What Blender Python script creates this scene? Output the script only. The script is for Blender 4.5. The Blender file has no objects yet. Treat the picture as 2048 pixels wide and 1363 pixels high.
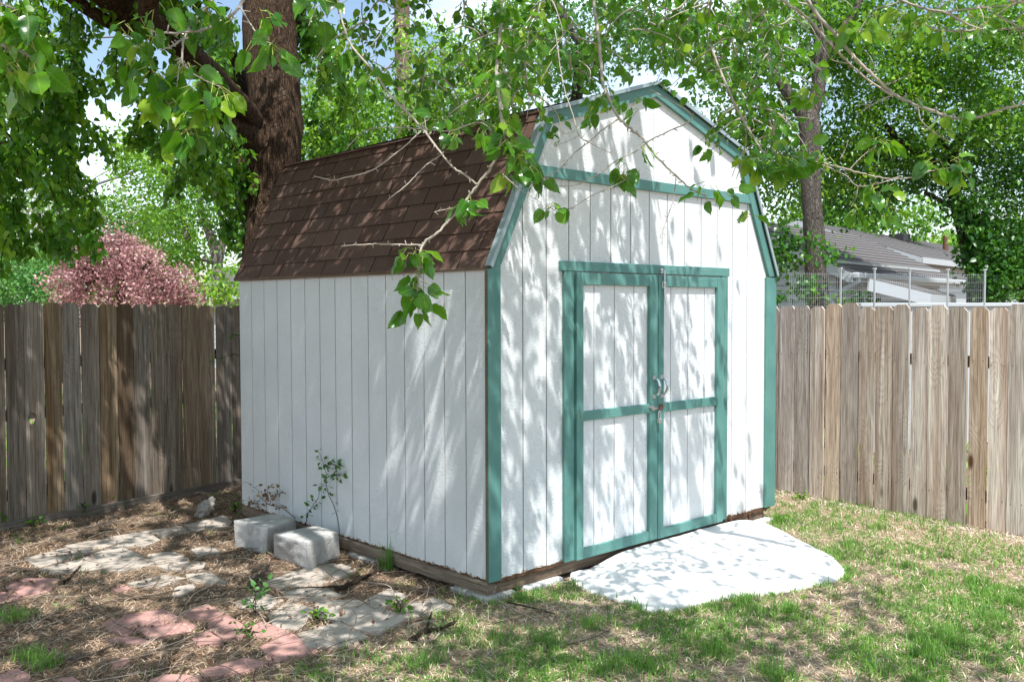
import bpy, math, random
import numpy as np
from mathutils import Vector, Matrix
from mathutils.geometry import tessellate_polygon
random.seed(7); rng = np.random.default_rng(7)
SC = bpy.context.scene; COL = SC.collection
R = math.radians
# ------------------------------------------------------------------ camera
CAMP = np.array([-3.69506, -4.11614, 1.61936]); YAW, PITCH, ROLL, FPX = 0.756846, -0.0359568, -0.00273, 1888.94
_fw = np.array([math.cos(PITCH)*math.sin(YAW), math.cos(PITCH)*math.cos(YAW), math.sin(PITCH)])
_rt = np.array([math.cos(YAW), -math.sin(YAW), 0.0]); _up = np.cross(_rt, _fw)
c_, s_ = math.cos(ROLL), math.sin(ROLL)
CX = c_*_rt + s_*_up; CY = -s_*_rt + c_*_up
cam = bpy.data.cameras.new('camera'); co = bpy.data.objects.new('camera', cam); COL.objects.link(co); SC.camera = co
cam.sensor_width = 36; cam.lens = 36*FPX/2048; cam.clip_end = 3000; cam.clip_start = .05
co.matrix_world = Matrix([[CX[0], CY[0], -_fw[0], CAMP[0]], [CX[1], CY[1], -_fw[1], CAMP[1]], [CX[2], CY[2], -_fw[2], CAMP[2]], [0, 0, 0, 1]])
def ray(px, py): return _fw + (px-1024)/FPX*CX - (py-681.5)/FPX*CY
def W(px, py, d): return CAMP + d*ray(px, py)                 # point at depth d
def G(px, py, z=-.12):
    r = ray(px, py); return CAMP + (z-CAMP[2])/r[2]*r
def proj(P):
    v = np.asarray(P)-CAMP; d = v@_fw
    return 1024+FPX*(v@CX)/d, 681.5-FPX*(v@CY)/d, d
# ------------------------------------------------------------------ light
SUN = np.array([-.22, -.45, 1.0]); SUN /= np.linalg.norm(SUN)
w = bpy.data.worlds.new('World'); SC.world = w; w.use_nodes = True
nt = w.node_tree; N = nt.nodes; L = nt.links
bg = N['Background']; bg.inputs[1].default_value = .105
sky = N.new('ShaderNodeTexSky'); sky.sky_type = 'NISHITA'; sky.sun_disc = False
sky.sun_elevation = math.asin(SUN[2]); sky.sun_rotation = math.atan2(SUN[0], SUN[1]); sky.air_density = 1.2; sky.dust_density = 1.0
tc = N.new('ShaderNodeTexCoord'); mp = N.new('ShaderNodeMapping'); mp.inputs[3].default_value = (1, 1, 2.2); mp.inputs[1].default_value = (.6, .2, .1)
no = N.new('ShaderNodeTexNoise'); no.inputs['Scale'].default_value = 2.6; no.inputs['Detail'].default_value = 7; no.inputs['Roughness'].default_value = .55
cr = N.new('ShaderNodeValToRGB'); cr.color_ramp.elements[0].position = .45; cr.color_ramp.elements[1].position = .62
mx = N.new('ShaderNodeMix'); mx.data_type = 'RGBA'; mx.inputs[7].default_value = (8.6, 9.7, 11.2, 1)
L.new(tc.outputs['Generated'], mp.inputs[0]); L.new(mp.outputs[0], no.inputs[0]); L.new(no.outputs[0], cr.inputs[0])
L.new(cr.outputs[0], mx.inputs[0]); L.new(sky.outputs[0], mx.inputs[6]); L.new(mx.outputs[2], bg.inputs[0])
sl = bpy.data.lights.new('sun', 'SUN'); sl.energy = 3.9; sl.angle = R(.5); sl.color = (1, .98, .95)
so = bpy.data.objects.new('sun', sl); COL.objects.link(so); so.rotation_euler = Vector(SUN).to_track_quat('Z', 'Y').to_euler()
SC.view_settings.view_transform = 'Standard'; SC.view_settings.look = 'None'; SC.view_settings.gamma = 1
SC.view_settings.exposure = .92
SC.cycles.max_bounces = 8; SC.cycles.diffuse_bounces = 4; SC.cycles.transmission_bounces = 4; SC.cycles.glossy_bounces = 3
SC.cycles.caustics_reflective = False; SC.cycles.caustics_refractive = False
# ------------------------------------------------------------------ helpers
def empty(name, loc, label, cat, group=None):
    o = bpy.data.objects.new(name, None); COL.objects.link(o); o.location = [float(v) for v in loc]; o.empty_display_size = .1
    return tag(o, label, cat, group)
def tag(o, label=None, cat=None, group=None, kind=None):
    if label: o['label'] = label
    if cat: o['category'] = cat
    if group: o['group'] = group
    if kind: o['kind'] = kind
    return o
def origin(p):
    v = np.zeros(3)
    while p is not None: v = v + np.array(p.location); p = p.parent
    return v
def finish(name, me, mat, parent, smooth):
    mats = mat if isinstance(mat, (list, tuple)) else [mat]
    for m in mats: me.materials.append(m)
    o = bpy.data.objects.new(name, me); COL.objects.link(o)
    if parent: o.parent = parent
    if smooth: me.polygons.foreach_set('use_smooth', np.ones(len(me.polygons), dtype=bool))
    me.update(); return o
def npmesh(name, V, F, mat, parent=None, tint=None, smooth=False, loc=None):
    """V (n,3) world coordinates, F (m,k) one face size"""
    V = np.asarray(V, dtype=np.float64); F = np.asarray(F)
    off = origin(parent)
    if loc is not None: loc = np.array(loc, float); off = off+(loc-off)
    me = bpy.data.meshes.new(name); me.vertices.add(len(V)); me.vertices.foreach_set('co', (V-off).astype(np.float32).ravel())
    k = F.shape[1]; me.loops.add(F.size); me.loops.foreach_set('vertex_index', F.astype(np.int32).ravel())
    me.polygons.add(len(F)); me.polygons.foreach_set('loop_start', (np.arange(len(F))*k).astype(np.int32))
    me.update(calc_edges=True)
    if tint is not None:
        a = me.attributes.new('tint', 'FLOAT', 'POINT'); a.data.foreach_set('value', np.asarray(tint, dtype=np.float32))
    o = finish(name, me, mat, parent, smooth)
    if loc is not None: o.location = [float(v) for v in (loc-origin(parent))]
    return o
class MB:
    def __init__(s): s.v = []; s.f = []; s.m = []; s.t = []; s.cm = 0; s.ct = 0.
    def _add(s, vs, fs):
        b = len(s.v); s.v += [tuple(float(c) for c in v) for v in vs]; s.t += [s.ct]*len(vs)
        for f in fs: s.f.append([b+i for i in f]); s.m.append(s.cm)
    def hexa(s, P): s._add(P, [(3, 2, 1, 0), (4, 5, 6, 7), (0, 1, 5, 4), (1, 2, 6, 5), (2, 3, 7, 6), (3, 0, 4, 7)])
    def box(s, a, b):
        (x0, y0, z0), (x1, y1, z1) = a, b
        s.hexa([(x0, y0, z0), (x1, y0, z0), (x1, y1, z0), (x0, y1, z0), (x0, y0, z1), (x1, y0, z1), (x1, y1, z1), (x0, y1, z1)])
    def bar(s, p, q, w, h, up=(0, 0, 1)):
        p = np.array(p, float); q = np.array(q, float); d = (q-p)/np.linalg.norm(q-p); u = np.array(up, float)
        a = np.cross(d, u); a /= np.linalg.norm(a); b = np.cross(a, d); a = a*w/2; b = b*h/2
        s.hexa([p-a-b, q-a-b, q+a-b, p+a-b, p-a+b, q-a+b, q+a+b, p+a+b])
    def prism(s, loops, f):
        """loops of (u,v); f(u,v,k) -> xyz, k = 0 or 1"""
        pts = [p for l in loops for p in l]; n = len(pts)
        tris = tessellate_polygon([[Vector((p[0], p[1], 0)) for p in l] for l in loops])
        V = [f(p[0], p[1], 0) for p in pts]+[f(p[0], p[1], 1) for p in pts]
        F = [tuple(t) for t in tris]+[tuple(i+n for i in reversed(t)) for t in tris]; b = 0
        for l in loops:
            m = len(l)
            for i in range(m): j = (i+1) % m; F.append((b+i, b+j, b+j+n, b+i+n))
            b += m
        s._add(V, F)
    def tube(s, P, r, seg=8, cap=True):
        P = np.array(P, float); n = len(P); r = np.broadcast_to(np.array(r, float), (n,))
        T = np.gradient(P, axis=0); T /= np.linalg.norm(T, axis=1)[:, None]+1e-12
        ref = np.array([0, 0, 1.]) if abs(T[0][2]) < .9 else np.array([1., 0, 0]); V = []
        for i in range(n):
            a = np.cross(T[i], ref); a /= np.linalg.norm(a)+1e-12; b = np.cross(T[i], a); ref = np.cross(a, T[i]) if 0 else ref-0*a
            for k in range(seg):
                th = 2*math.pi*k/seg; V.append(P[i]+r[i]*(math.cos(th)*a+math.sin(th)*b))
        F = [(i*seg+k, i*seg+(k+1) % seg, (i+1)*seg+(k+1) % seg, (i+1)*seg+k) for i in range(n-1) for k in range(seg)]
        if cap: F.append(tuple(range(seg-1, -1, -1))); F.append(tuple((n-1)*seg+k for k in range(seg)))
        s._add(V, F)
    def build(s, name, mat, parent=None, smooth=False, bevel=0, loc=None, seg=2):
        off = origin(parent)
        if loc is not None: off = np.array(loc, float)
        me = bpy.data.meshes.new(name); me.from_pydata((np.array(s.v)-off).tolist(), [], s.f)
        me.polygons.foreach_set('material_index', s.m)
        a = me.attributes.new('tint', 'FLOAT', 'POINT'); a.data.foreach_set('value', np.array(s.t, dtype=np.float32))
        o = finish(name, me, mat, parent, smooth)
        if loc is not None: o.location = [float(v) for v in (off-origin(parent))]
        if bevel:
            m = o.modifiers.new('bevel', 'BEVEL'); m.width = bevel; m.segments = seg; m.limit_method = 'ANGLE'; m.angle_limit = R(40)
        return o
def curve(pts, n=24):
    P = np.array(pts, float)
    if len(P) == 2: return P[0]+np.linspace(0, 1, n)[:, None]*(P[1]-P[0])
    Q = np.vstack([2*P[0]-P[1], P, 2*P[-1]-P[-2]]); m = len(P)-1; out = []
    for t in np.linspace(0, m-1e-9, n):
        i = int(t); u = t-i; a, b, c, d = Q[i:i+4]
        out.append(.5*((2*b)+(-a+c)*u+(2*a-5*b+4*c-d)*u*u+(-a+3*b-3*c+d)*u**3))
    return np.array(out)
def vnoise(x, y, seed=0):
    x = np.asarray(x, float); y = np.asarray(y, float); xi = np.floor(x).astype(np.int64); yi = np.floor(y).astype(np.int64)
    xf = x-xi; yf = y-yi; xf = xf*xf*(3-2*xf); yf = yf*yf*(3-2*yf)
    def h(a, b):
        v = (a*374761393+b*668265263+seed*1442695040) & 0x7fffffff; v = ((v ^ (v >> 13))*1274126177) & 0x7fffffff
        return ((v ^ (v >> 16)) & 0xffff)/65535.
    return (h(xi, yi)*(1-xf)+h(xi+1, yi)*xf)*(1-yf)+(h(xi, yi+1)*(1-xf)+h(xi+1, yi+1)*xf)*yf
def fbm(x, y, seed=0): return .5*vnoise(x, y, seed)+.3*vnoise(x*2.1, y*2.1, seed+1)+.2*vnoise(x*4.3, y*4.3, seed+2)
# ------------------------------------------------------------------ materials
class M:
    def __init__(s, name, rough=.7, spec=.3):
        s.m = bpy.data.materials.new(name); s.m.use_nodes = True; s.t = s.m.node_tree; s.n = s.t.nodes; s.l = s.t.links
        s.b = s.n['Principled BSDF']; s.b.inputs['Roughness'].default_value = rough; s.b.inputs['Specular IOR Level'].default_value = spec
        s.co = s.n.new('ShaderNodeTexCoord').outputs['Object']
    def set(s, k, v): s.b.inputs[k].default_value = v; return s
    def link(s, a, b): s.l.new(a, b)
    def map(s, scale=(1, 1, 1), src=None, loc=None, rot=None):
        n = s.n.new('ShaderNodeMapping'); n.inputs[3].default_value = scale; s.link(src or s.co, n.inputs[0])
        if loc is not None:
            if isinstance(loc, tuple): n.inputs[1].default_value = loc
            else: s.link(loc, n.inputs[1])
        if rot: n.inputs[2].default_value = rot
        return n.outputs[0]
    def noise(s, scale, detail=3, rough=.5, src=None, dist=0):
        n = s.n.new('ShaderNodeTexNoise'); n.inputs['Scale'].default_value = scale; n.inputs['Detail'].default_value = detail
        n.inputs['Roughness'].default_value = rough; n.inputs['Distortion'].default_value = dist; s.link(src or s.co, n.inputs[0]); return n.outputs[0]
    def voro(s, scale, src=None, out='Distance', feat='F1', rnd=1):
        n = s.n.new('ShaderNodeTexVoronoi'); n.feature = feat; n.inputs['Scale'].default_value = scale; n.inputs['Randomness'].default_value = rnd
        s.link(src or s.co, n.inputs[0]); return n.outputs[out]
    def ramp(s, fac, stops, interp='LINEAR'):
        n = s.n.new('ShaderNodeValToRGB'); e = n.color_ramp.elements; n.color_ramp.interpolation = interp
        while len(e) < len(stops): e.new(.5)
        for i, (p, c) in enumerate(stops):
            e[i].position = p; e[i].color = (c, c, c, 1) if isinstance(c, (int, float)) else (*c, 1)
        s.link(fac, n.inputs[0]); return n.outputs[0]
    def mix(s, f, a, b, mode='MIX'):
        n = s.n.new('ShaderNodeMix'); n.data_type = 'RGBA'; n.blend_type = mode
        for i, v in ((0, f), (6, a), (7, b)):
            if isinstance(v, (int, float)): n.inputs[i].default_value = v if i == 0 else (v, v, v, 1)
            elif isinstance(v, tuple): n.inputs[i].default_value = (*v, 1)
            else: s.link(v, n.inputs[i])
        return n.outputs[2]
    def math(s, op, a, b=0.):
        n = s.n.new('ShaderNodeMath'); n.operation = op
        for i, v in ((0, a), (1, b)):
            if isinstance(v, (int, float)): n.inputs[i].default_value = v
            else: s.link(v, n.inputs[i])
        return n.outputs[0]
    def attr(s, name='tint'):
        n = s.n.new('ShaderNodeAttribute'); n.attribute_name = name; return n.outputs['Fac']
    def xyz(s, src=None):
        n = s.n.new('ShaderNodeSeparateXYZ'); s.link(src or s.co, n.inputs[0]); return n.outputs
    def rnd(s): return s.n.new('ShaderNodeObjectInfo').outputs['Random']
    def col(s, c):
        if isinstance(c, tuple): s.b.inputs['Base Color'].default_value = (*c, 1)
        else: s.link(c, s.b.inputs['Base Color'])
        return s
    def bump(s, h, strength=.3, dist=.01):
        n = s.n.new('ShaderNodeBump'); n.inputs['Strength'].default_value = strength; n.inputs['Distance'].default_value = dist
        s.link(h, n.inputs['Height'])
        prev = s.b.inputs['Normal'].links
        if prev: s.link(prev[0].from_socket, n.inputs['Normal'])
        s.link(n.outputs[0], s.b.inputs['Normal']); return s
def m_siding():
    m = M('white_rough_siding_paint', .62, .25)
    n1 = m.noise(3, 4); base = m.mix(m.ramp(n1, [(.35, 0), (.7, 1)]), (.66, .69, .70), (.73, .75, .76))
    spk = m.ramp(m.noise(85, 2, .6), [(.70, 0), (.73, 1)]); spm = m.ramp(m.noise(5, 3), [(.45, 0), (.65, 1)])
    spk = m.math('MULTIPLY', spk, spm); base = m.mix(m.math('MULTIPLY', spk, .6), base, (.30, .24, .17))
    z = m.xyz()[2]                                   # worn along the bottom edge
    a = m.math('ADD', m.math('MULTIPLY', z, -16.), m.math('MULTIPLY', m.noise(30, 4, .65), 1.7))
    wear = m.ramp(a, [(.72, 0), (.86, 1)])
    # z is above the shed base; wear only in the lowest few centimetres
    base = m.mix(wear, base, m.mix(m.noise(60), (.24, .15, .09), (.42, .33, .24)))
    drip = m.ramp(m.noise(1, 4, .6, m.map((38, 38, 1.2))), [(.5, 0), (.85, 1)])
    base = m.mix(m.math('MULTIPLY', drip, .10), base, (.5, .5, .46))
    m.col(base)
    wv = m.noise(1, 3, .6, m.map((24, 24, 85)), 1.6); big = m.noise(28, 3, .5)
    m.bump(wv, .8, .006); m.bump(big, .5, .007); return m.m
def m_teal(axis):
    m = M('teal_trim_paint_'+axis, .5, .35)
    sc = {'z': (55, 55, 3.5), 'x': (3.5, 55, 55), 'y': (55, 3.5, 55)}[axis]
    g = m.noise(1, 5, .6, m.map(sc), 1.0); n = m.noise(4, 3)
    base = m.mix(m.ramp(n, [(.3, 0), (.7, 1)]), (.075, .205, .185), (.115, .27, .24))
    worn = m.ramp(m.math('MULTIPLY', m.ramp(g, [(.52, 0), (.68, 1)]), m.ramp(m.noise(9, 4), [(.45, 0), (.6, 1)])), [(.2, 0), (.9, 1)])
    base = m.mix(m.math('MULTIPLY', worn, .5), base, (.23, .30, .25))
    base = m.mix(m.math('MULTIPLY', m.ramp(m.noise(30, 5, .7), [(.66, 0), (.72, 1)]), .7), base, (.16, .13, .09))
    dk = m.ramp(g, [(.25, 1), (.42, 0)]); base = m.mix(m.math('MULTIPLY', dk, .5), base, (.05, .16, .13))
    m.col(base); m.bump(g, .6, .004); return m.m
def m_oldwood(name, c0, c1, c2, axis='z', dark=(.06, .04, .028), streak=.5):
    """weathered boards: long grain, cathedral rings round knots, saw marks"""
    m = M(name, .85, .12); r = m.rnd()
    off = m.n.new('ShaderNodeCombineXYZ'); m.link(m.math('MULTIPLY', r, 37.), off.inputs[0]); m.link(m.math('MULTIPLY', r, 11.), off.inputs[1]); m.link(m.math('MULTIPLY', r, 53.), off.inputs[2])
    src = m.map((1, 1, 1), None, off.outputs[0])
    sz = {'z': ((9, 9, 1.0), (140, 140, 3), (26, 26, .9)), 'x': ((1.0, 9, 9), (3, 140, 140), (.9, 26, 26)), 'y': ((9, 1.0, 9), (140, 3, 140), (26, .9, 26))}[axis]
    kd = m.voro(.62, m.map({'z': (5.5, 2, 1.9), 'x': (1.9, 2, 5.5), 'y': (2, 1.9, 5.5)}[axis], src))
    warp = m.noise(1, 2, .5, m.map(sz[0], src), .6)
    ringv = m.math('ADD', m.math('MULTIPLY', warp, 9.), m.math('MULTIPLY', m.ramp(kd, [(0, 1), (.42, 0)], 'EASE'), 6.5))
    ring = m.math('MULTIPLY', m.math('ADD', m.math('SINE', m.math('MULTIPLY', ringv, 6.5)), 1.), .5)
    fine = m.noise(1, 4, .65, m.map(sz[1], src)); strk = m.noise(1, 3, .6, m.map(sz[2], src), .4)
    base = m.mix(m.ramp(strk, [(.3, 0), (.7, 1)]), c0, c1)
    base = m.mix(m.math('MULTIPLY', m.ramp(m.noise(1, 3, .5, m.map(tuple(v*.35 for v in sz[2]), src)), [(.42, 0), (.7, 1)]), streak), base, c2)
    base = m.mix(m.math('MULTIPLY', m.ramp(ring, [(.45, 0), (1, 1)]), .20), base, dark)
    base = m.mix(m.math('MULTIPLY', m.ramp(fine, [(.38, 1), (.56, 0)]), .62), base, dark)
    base = m.mix(m.ramp(kd, [(.05, 1), (.10, 0)]), base, tuple(v*.9 for v in dark))
    hs = m.n.new('ShaderNodeHueSaturation'); m.link(base, hs.inputs['Color'])
    m.link(m.math('ADD', m.math('MULTIPLY', r, .60), .68), hs.inputs['Value']); m.link(m.math('ADD', m.math('MULTIPLY', m.math('FRACT', m.math('MULTIPLY', r, 7.7)), .75), .55), hs.inputs['Saturation'])
    m.col(hs.outputs[0]); m.bump(fine, .5, .003); m.bump(ring, .3, .002); return m.m
def m_shingle():
    m = M('brown_asphalt_shingle', .9, .2); t = m.attr()
    base = m.mix(t, (.125, .066, .048), (.215, .128, .097))
    g = m.noise(330, 2, .7); base = m.mix(m.ramp(g, [(.40, 0), (.66, 1)]), m.mix(.7, base, (.03, .018, .015)), base)
    base = m.mix(m.ramp(m.noise(420, 1, .5, m.map(loc=(3., 1., 2.))), [(.66, 0), (.74, 1)]), base, (.23, .15, .12))
    base = m.mix(m.math('MULTIPLY', m.ramp(m.noise(3, 4), [(.45, 0), (.75, 1)]), .35), base, (.13, .095, .08))
    m.col(base); m.bump(g, .8, .004); return m.m
def m_bark(name, a, b, c, sc=(17, 17, 4.2)):
    m = M(name, .92, .1)
    v = m.noise(1, 6, .62, m.map(sc), 1.1); v2 = m.voro(1, m.map(tuple(x*1.3 for x in sc)), 'Distance', 'DISTANCE_TO_EDGE')
    r = m.ramp(v2, [(.0, 0), (.16, 1)]); h = m.math('MULTIPLY', m.ramp(v, [(.32, 0), (.62, 1)]), m.math('ADD', m.math('MULTIPLY', r, .6), .4))
    base = m.mix(h, a, b); base = m.mix(m.math('MULTIPLY', m.ramp(m.noise(3, 4), [(.5, 0), (.7, 1)]), .6), base, m.mix(h, a, c))
    m.col(base); m.bump(h, 1., .03); return m.m
def m_leaf(name, stops, trans=.45, rough=.42, spec=.5, tcol=(.16, .42, .015)):
    m = M(name, rough, spec); t = m.attr(); base = m.ramp(t, stops); vn = m.noise(60, 2)
    base = m.mix(.22, base, m.mix(vn, base, tuple(v*.5 for v in stops[0][1])))
    m.col(base); tr = m.n.new('ShaderNodeBsdfTranslucent'); mx = m.n.new('ShaderNodeMixShader'); mx.inputs[0].default_value = trans
    m.link(m.mix(.55, base, m.mix(1., base, tcol, 'SCREEN') if 0 else tcol), tr.inputs[0])
    m.link(m.b.outputs[0], mx.inputs[1]); m.link(tr.outputs[0], mx.inputs[2]); m.link(mx.outputs[0], m.n['Material Output'].inputs[0]); return m.m
def m_plain(name, c, rough=.6, var=.15, scale=20, metal=0, bump=.15, spec=.4):
    m = M(name, rough, spec); n = m.noise(scale, 5, .6)
    m.col(m.mix(n, tuple(v*(1-var) for v in c), tuple(min(1, v*(1+var)) for v in c))); m.set('Metallic', metal); m.bump(n, bump, .004); return m.m
def m_concrete(name, c, stain=.25, pit=1.):
    m = M(name, .88, .2); n = m.noise(7, 6, .65); f = m.noise(120, 3, .7); p = m.noise(45, 3, .7)
    base = m.mix(m.ramp(n, [(.3, 0), (.7, 1)]), tuple(v*(1-stain) for v in c), tuple(v*1.08 for v in c))
    base = m.mix(m.math('MULTIPLY', m.ramp(f, [(.6, 0), (.7, 1)]), .35*pit), base, tuple(v*.45 for v in c))
    base = m.mix(m.math('MULTIPLY', m.ramp(f, [(.3, 1), (.4, 0)]), .3*pit), base, tuple(min(.9, v*1.5) for v in c))
    m.col(base); m.bump(p, .5*pit, .006); m.bump(f, .4*pit, .003); return m.m
def m_ground():
    m = M('dry_soil', .95, .08); n = m.noise(1.6, 6, .6); f = m.noise(38, 5, .7); c = m.attr()
    brown = m.mix(m.ramp(f, [(.3, 0), (.7, 1)]), (.07, .048, .034), (.24, .17, .12))
    tan = m.mix(m.ramp(f, [(.3, 0), (.65, 1)]), (.13, .09, .055), (.46, .36, .26))
    base = m.mix(c, brown, tan); base = m.mix(m.math('MULTIPLY', m.ramp(n, [(.45, 0), (.6, 1)]), .5), base, m.mix(f, (.10, .065, .04), (.36, .26, .17)))
    m.col(base); m.bump(f, .9, .02); return m.m
def m_straw(name, stops):
    m = M(name, .8, .15); m.col(m.ramp(m.attr(), stops)); return m.m
SID = m_siding(); TZ = m_teal('z'); TX = m_teal('x'); SHG = m_shingle()
FL = m_oldwood('grey_brown_cedar_picket', (.17, .132, .097), (.40, .325, .25), (.17, .105, .062), streak=.85)  # left fence boards, a darker wood by their own colour
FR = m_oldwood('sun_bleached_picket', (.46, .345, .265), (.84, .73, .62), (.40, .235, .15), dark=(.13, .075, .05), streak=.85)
RAIL = m_oldwood('weathered_rail', (.15, .12, .09), (.25, .20, .16), (.16, .11, .07), 'x')
SKX = m_oldwood('skid_timber_x', (.22, .16, .115), (.36, .28, .21), (.13, .08, .05), 'x', streak=.8)
SKY_ = m_oldwood('skid_timber_y', (.19, .15, .115), (.30, .25, .20), (.12, .075, .045), 'y', streak=.8)
BARK = m_bark('furrowed_brown_bark', (.020, .012, .008), (.175, .11, .072), (.27, .20, .145), (40, 40, 6))
GBARK = m_bark('grey_bark', (.05, .042, .035), (.23, .20, .17), (.32, .29, .25), (26, 26, 9))
PBARK = m_bark('pale_bark', (.14, .12, .10), (.42, .37, .32), (.55, .5, .45), (22, 22, 9))
DBARK = m_bark('dark_bark', (.018, .013, .01), (.10, .075, .055), (.16, .13, .10), (24, 24, 7))
TWIG = m_plain('pale_twig_bark', (.37, .32, .27), .8, .45, 30)
LMUL = m_leaf('mulberry_leaf', [(0, (.018, .085, .010)), (.45, (.045, .185, .014)), (.8, (.13, .32, .018)), (1, (.30, .45, .03))], .42, .27, .6, (.26, .62, .02))
def veined(m_):
    t = m_.node_tree; n = t.nodes; l = t.links; bs = n['Principled BSDF']; src = bs.inputs['Base Color'].links[0].from_socket
    at = n.new('ShaderNodeAttribute'); at.attribute_name = 'lv'; sp = n.new('ShaderNodeSeparateXYZ'); l.new(at.outputs['Vector'], sp.inputs[0])
    def mt(op, a_, b_=0.):
        q = n.new('ShaderNodeMath'); q.operation = op
        for i, v in ((0, a_), (1, b_)):
            if isinstance(v, (int, float)): q.inputs[i].default_value = v
            else: l.new(v, q.inputs[i])
        return q.outputs[0]
    ax = mt('ABSOLUTE', sp.outputs[0]); rib = mt('LESS_THAN', ax, .016); side = mt('LESS_THAN', mt('FRACT', mt('MULTIPLY', mt('SUBTRACT', sp.outputs[1], mt('MULTIPLY', ax, .9)), 7.5)), .13)
    v = mt('MAXIMUM', rib, mt('MULTIPLY', side, .6)); mx_ = n.new('ShaderNodeMix'); mx_.data_type = 'RGBA'; l.new(mt('MULTIPLY', v, .45), mx_.inputs[0]); l.new(src, mx_.inputs[6]); mx_.inputs[7].default_value = (.30, .42, .10, 1); l.new(mx_.outputs[2], bs.inputs['Base Color'])
    bp = n.new('ShaderNodeBump'); bp.inputs['Strength'].default_value = .6; bp.inputs['Distance'].default_value = .002; l.new(mt('MULTIPLY', v, -1.), bp.inputs['Height']); l.new(bp.outputs[0], bs.inputs['Normal']); return m_
LNEAR = veined(m_leaf('near_mulberry_leaf', [(0, (.012, .062, .008)), (.4, (.032, .150, .011)), (.75, (.10, .28, .015)), (1, (.32, .46, .03))], .40, .25, .6, (.24, .56, .015)))
LDRK = m_leaf('deep_green_leaf', [(0, (.012, .055, .010)), (.5, (.04, .155, .020)), (1, (.15, .33, .03))], .34, .36, .5)
LMID = m_leaf('mid_green_leaf', [(0, (.018, .085, .010)), (.5, (.085, .265, .018)), (1, (.32, .52, .035))], .38, .36, .5, (.28, .56, .02))
LBRT = m_leaf('bright_green_leaf', [(0, (.035, .13, .014)), (.5, (.14, .34, .025)), (1, (.40, .58, .05))], .40, .42, .45, (.32, .60, .03))
LBLU = m_leaf('cool_green_leaf', [(0, (.02, .08, .03)), (.5, (.075, .22, .06)), (1, (.2, .42, .10))], .38, .5, .35, (.2, .5, .06))
LPNK = m_leaf('pink_plum_leaf', [(0, (.13, .045, .045)), (.45, (.38, .17, .17)), (.75, (.62, .38, .37)), (1, (.50, .42, .26))], .25, .42, .5, (.75, .45, .40))
DRIED = m_leaf('dried_leaf', [(0, (.12, .05, .02)), (.6, (.28, .14, .06)), (1, (.10, .16, .03))], .2, .7, .2, (.5, .3, .1))
GRASS = m_leaf('grass_blade', [(0, (.06, .19, .03)), (.6, (.17, .36, .06)), (1, (.42, .54, .13))], .35, .5, .3, (.35, .6, .08))
STRAW = m_straw('straw', [(0, (.12, .07, .04)), (.35, (.42, .30, .19)), (.7, (.68, .54, .38)), (1, (.82, .72, .58))])
LITT = m_straw('litter', [(0, (.07, .042, .026)), (.4, (.27, .17, .105)), (.75, (.55, .40, .28)), (1, (.74, .60, .46))])
METAL = m_plain('galvanised_metal', (.62, .64, .66), .35, .2, 30, .9, .1)
DRIP = m_plain('grey_drip_edge_paint', (.30, .37, .39), .4, .25, 12, .2, .05)
RUST = m_plain('rusty_iron', (.14, .07, .045), .8, .4, 60)
DARKW = m_plain('dark_wood_and_edge_shade', (.035, .026, .02), .9, .3, 20)
GROOVE = m_plain('dark_groove', (.13, .115, .10), .9, .6, 30)  # darker sheet that shows between the siding boards
ROTW = m_plain('rotten_wood_edge', (.12, .062, .035), .95, .5, 60, bump=.6)
WALLW = m_plain('white_house_siding', (.43, .46, .47), .6, .06, 6)
CONC = m_concrete('white_rough_concrete', (.74, .73, .71), .10, .5)
BLK = m_concrete('grey_block_concrete', (.52, .505, .48), .45, 2.0)
# ------------------------------------------------------------------ leaf builder
def tmpl(kind):
    if kind == 'near':
        rows = [(.03, .13), (.10, .24), (.18, .285), (.25, .275), (.34, .325), (.41, .295), (.50, .315), (.57, .27), (.65, .265), (.72, .205), (.80, .175), (.90, .07)]
    elif kind == 'mid': rows = [(.22, .33), (.62, .29)]
    else: rows = [(.40, .33)]
    V = [(0, 0, 0)]
    for t, wd in rows:
        c = -.10*(t*t)*1.6; V += [(-wd, t-.03, c+wd*.28), (0, t, c), (wd, t-.03, c+wd*.28)]
    V.append((0, 1, -.22)); F = []; n = len(rows); tip = len(V)-1
    if kind == 'far': return np.array(V, float)[[0, 1, 3, 4]], np.array([(0, 2, 3), (0, 3, 1)])
    F += [(0, 2, 1), (0, 3, 2)]
    for i in range(n-1):
        a = 1+3*i; b = a+3; F += [(a, a+1, b+1), (a, b+1, b), (a+1, a+2, b+2), (a+1, b+2, b+1)]
    a = 1+3*(n-1); F += [(a, a+1, tip), (a+1, a+2, tip)]
    return np.array(V, float), np.array(F)
def norm(v): return v/(np.linalg.norm(v, axis=-1, keepdims=True)+1e-9)
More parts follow.
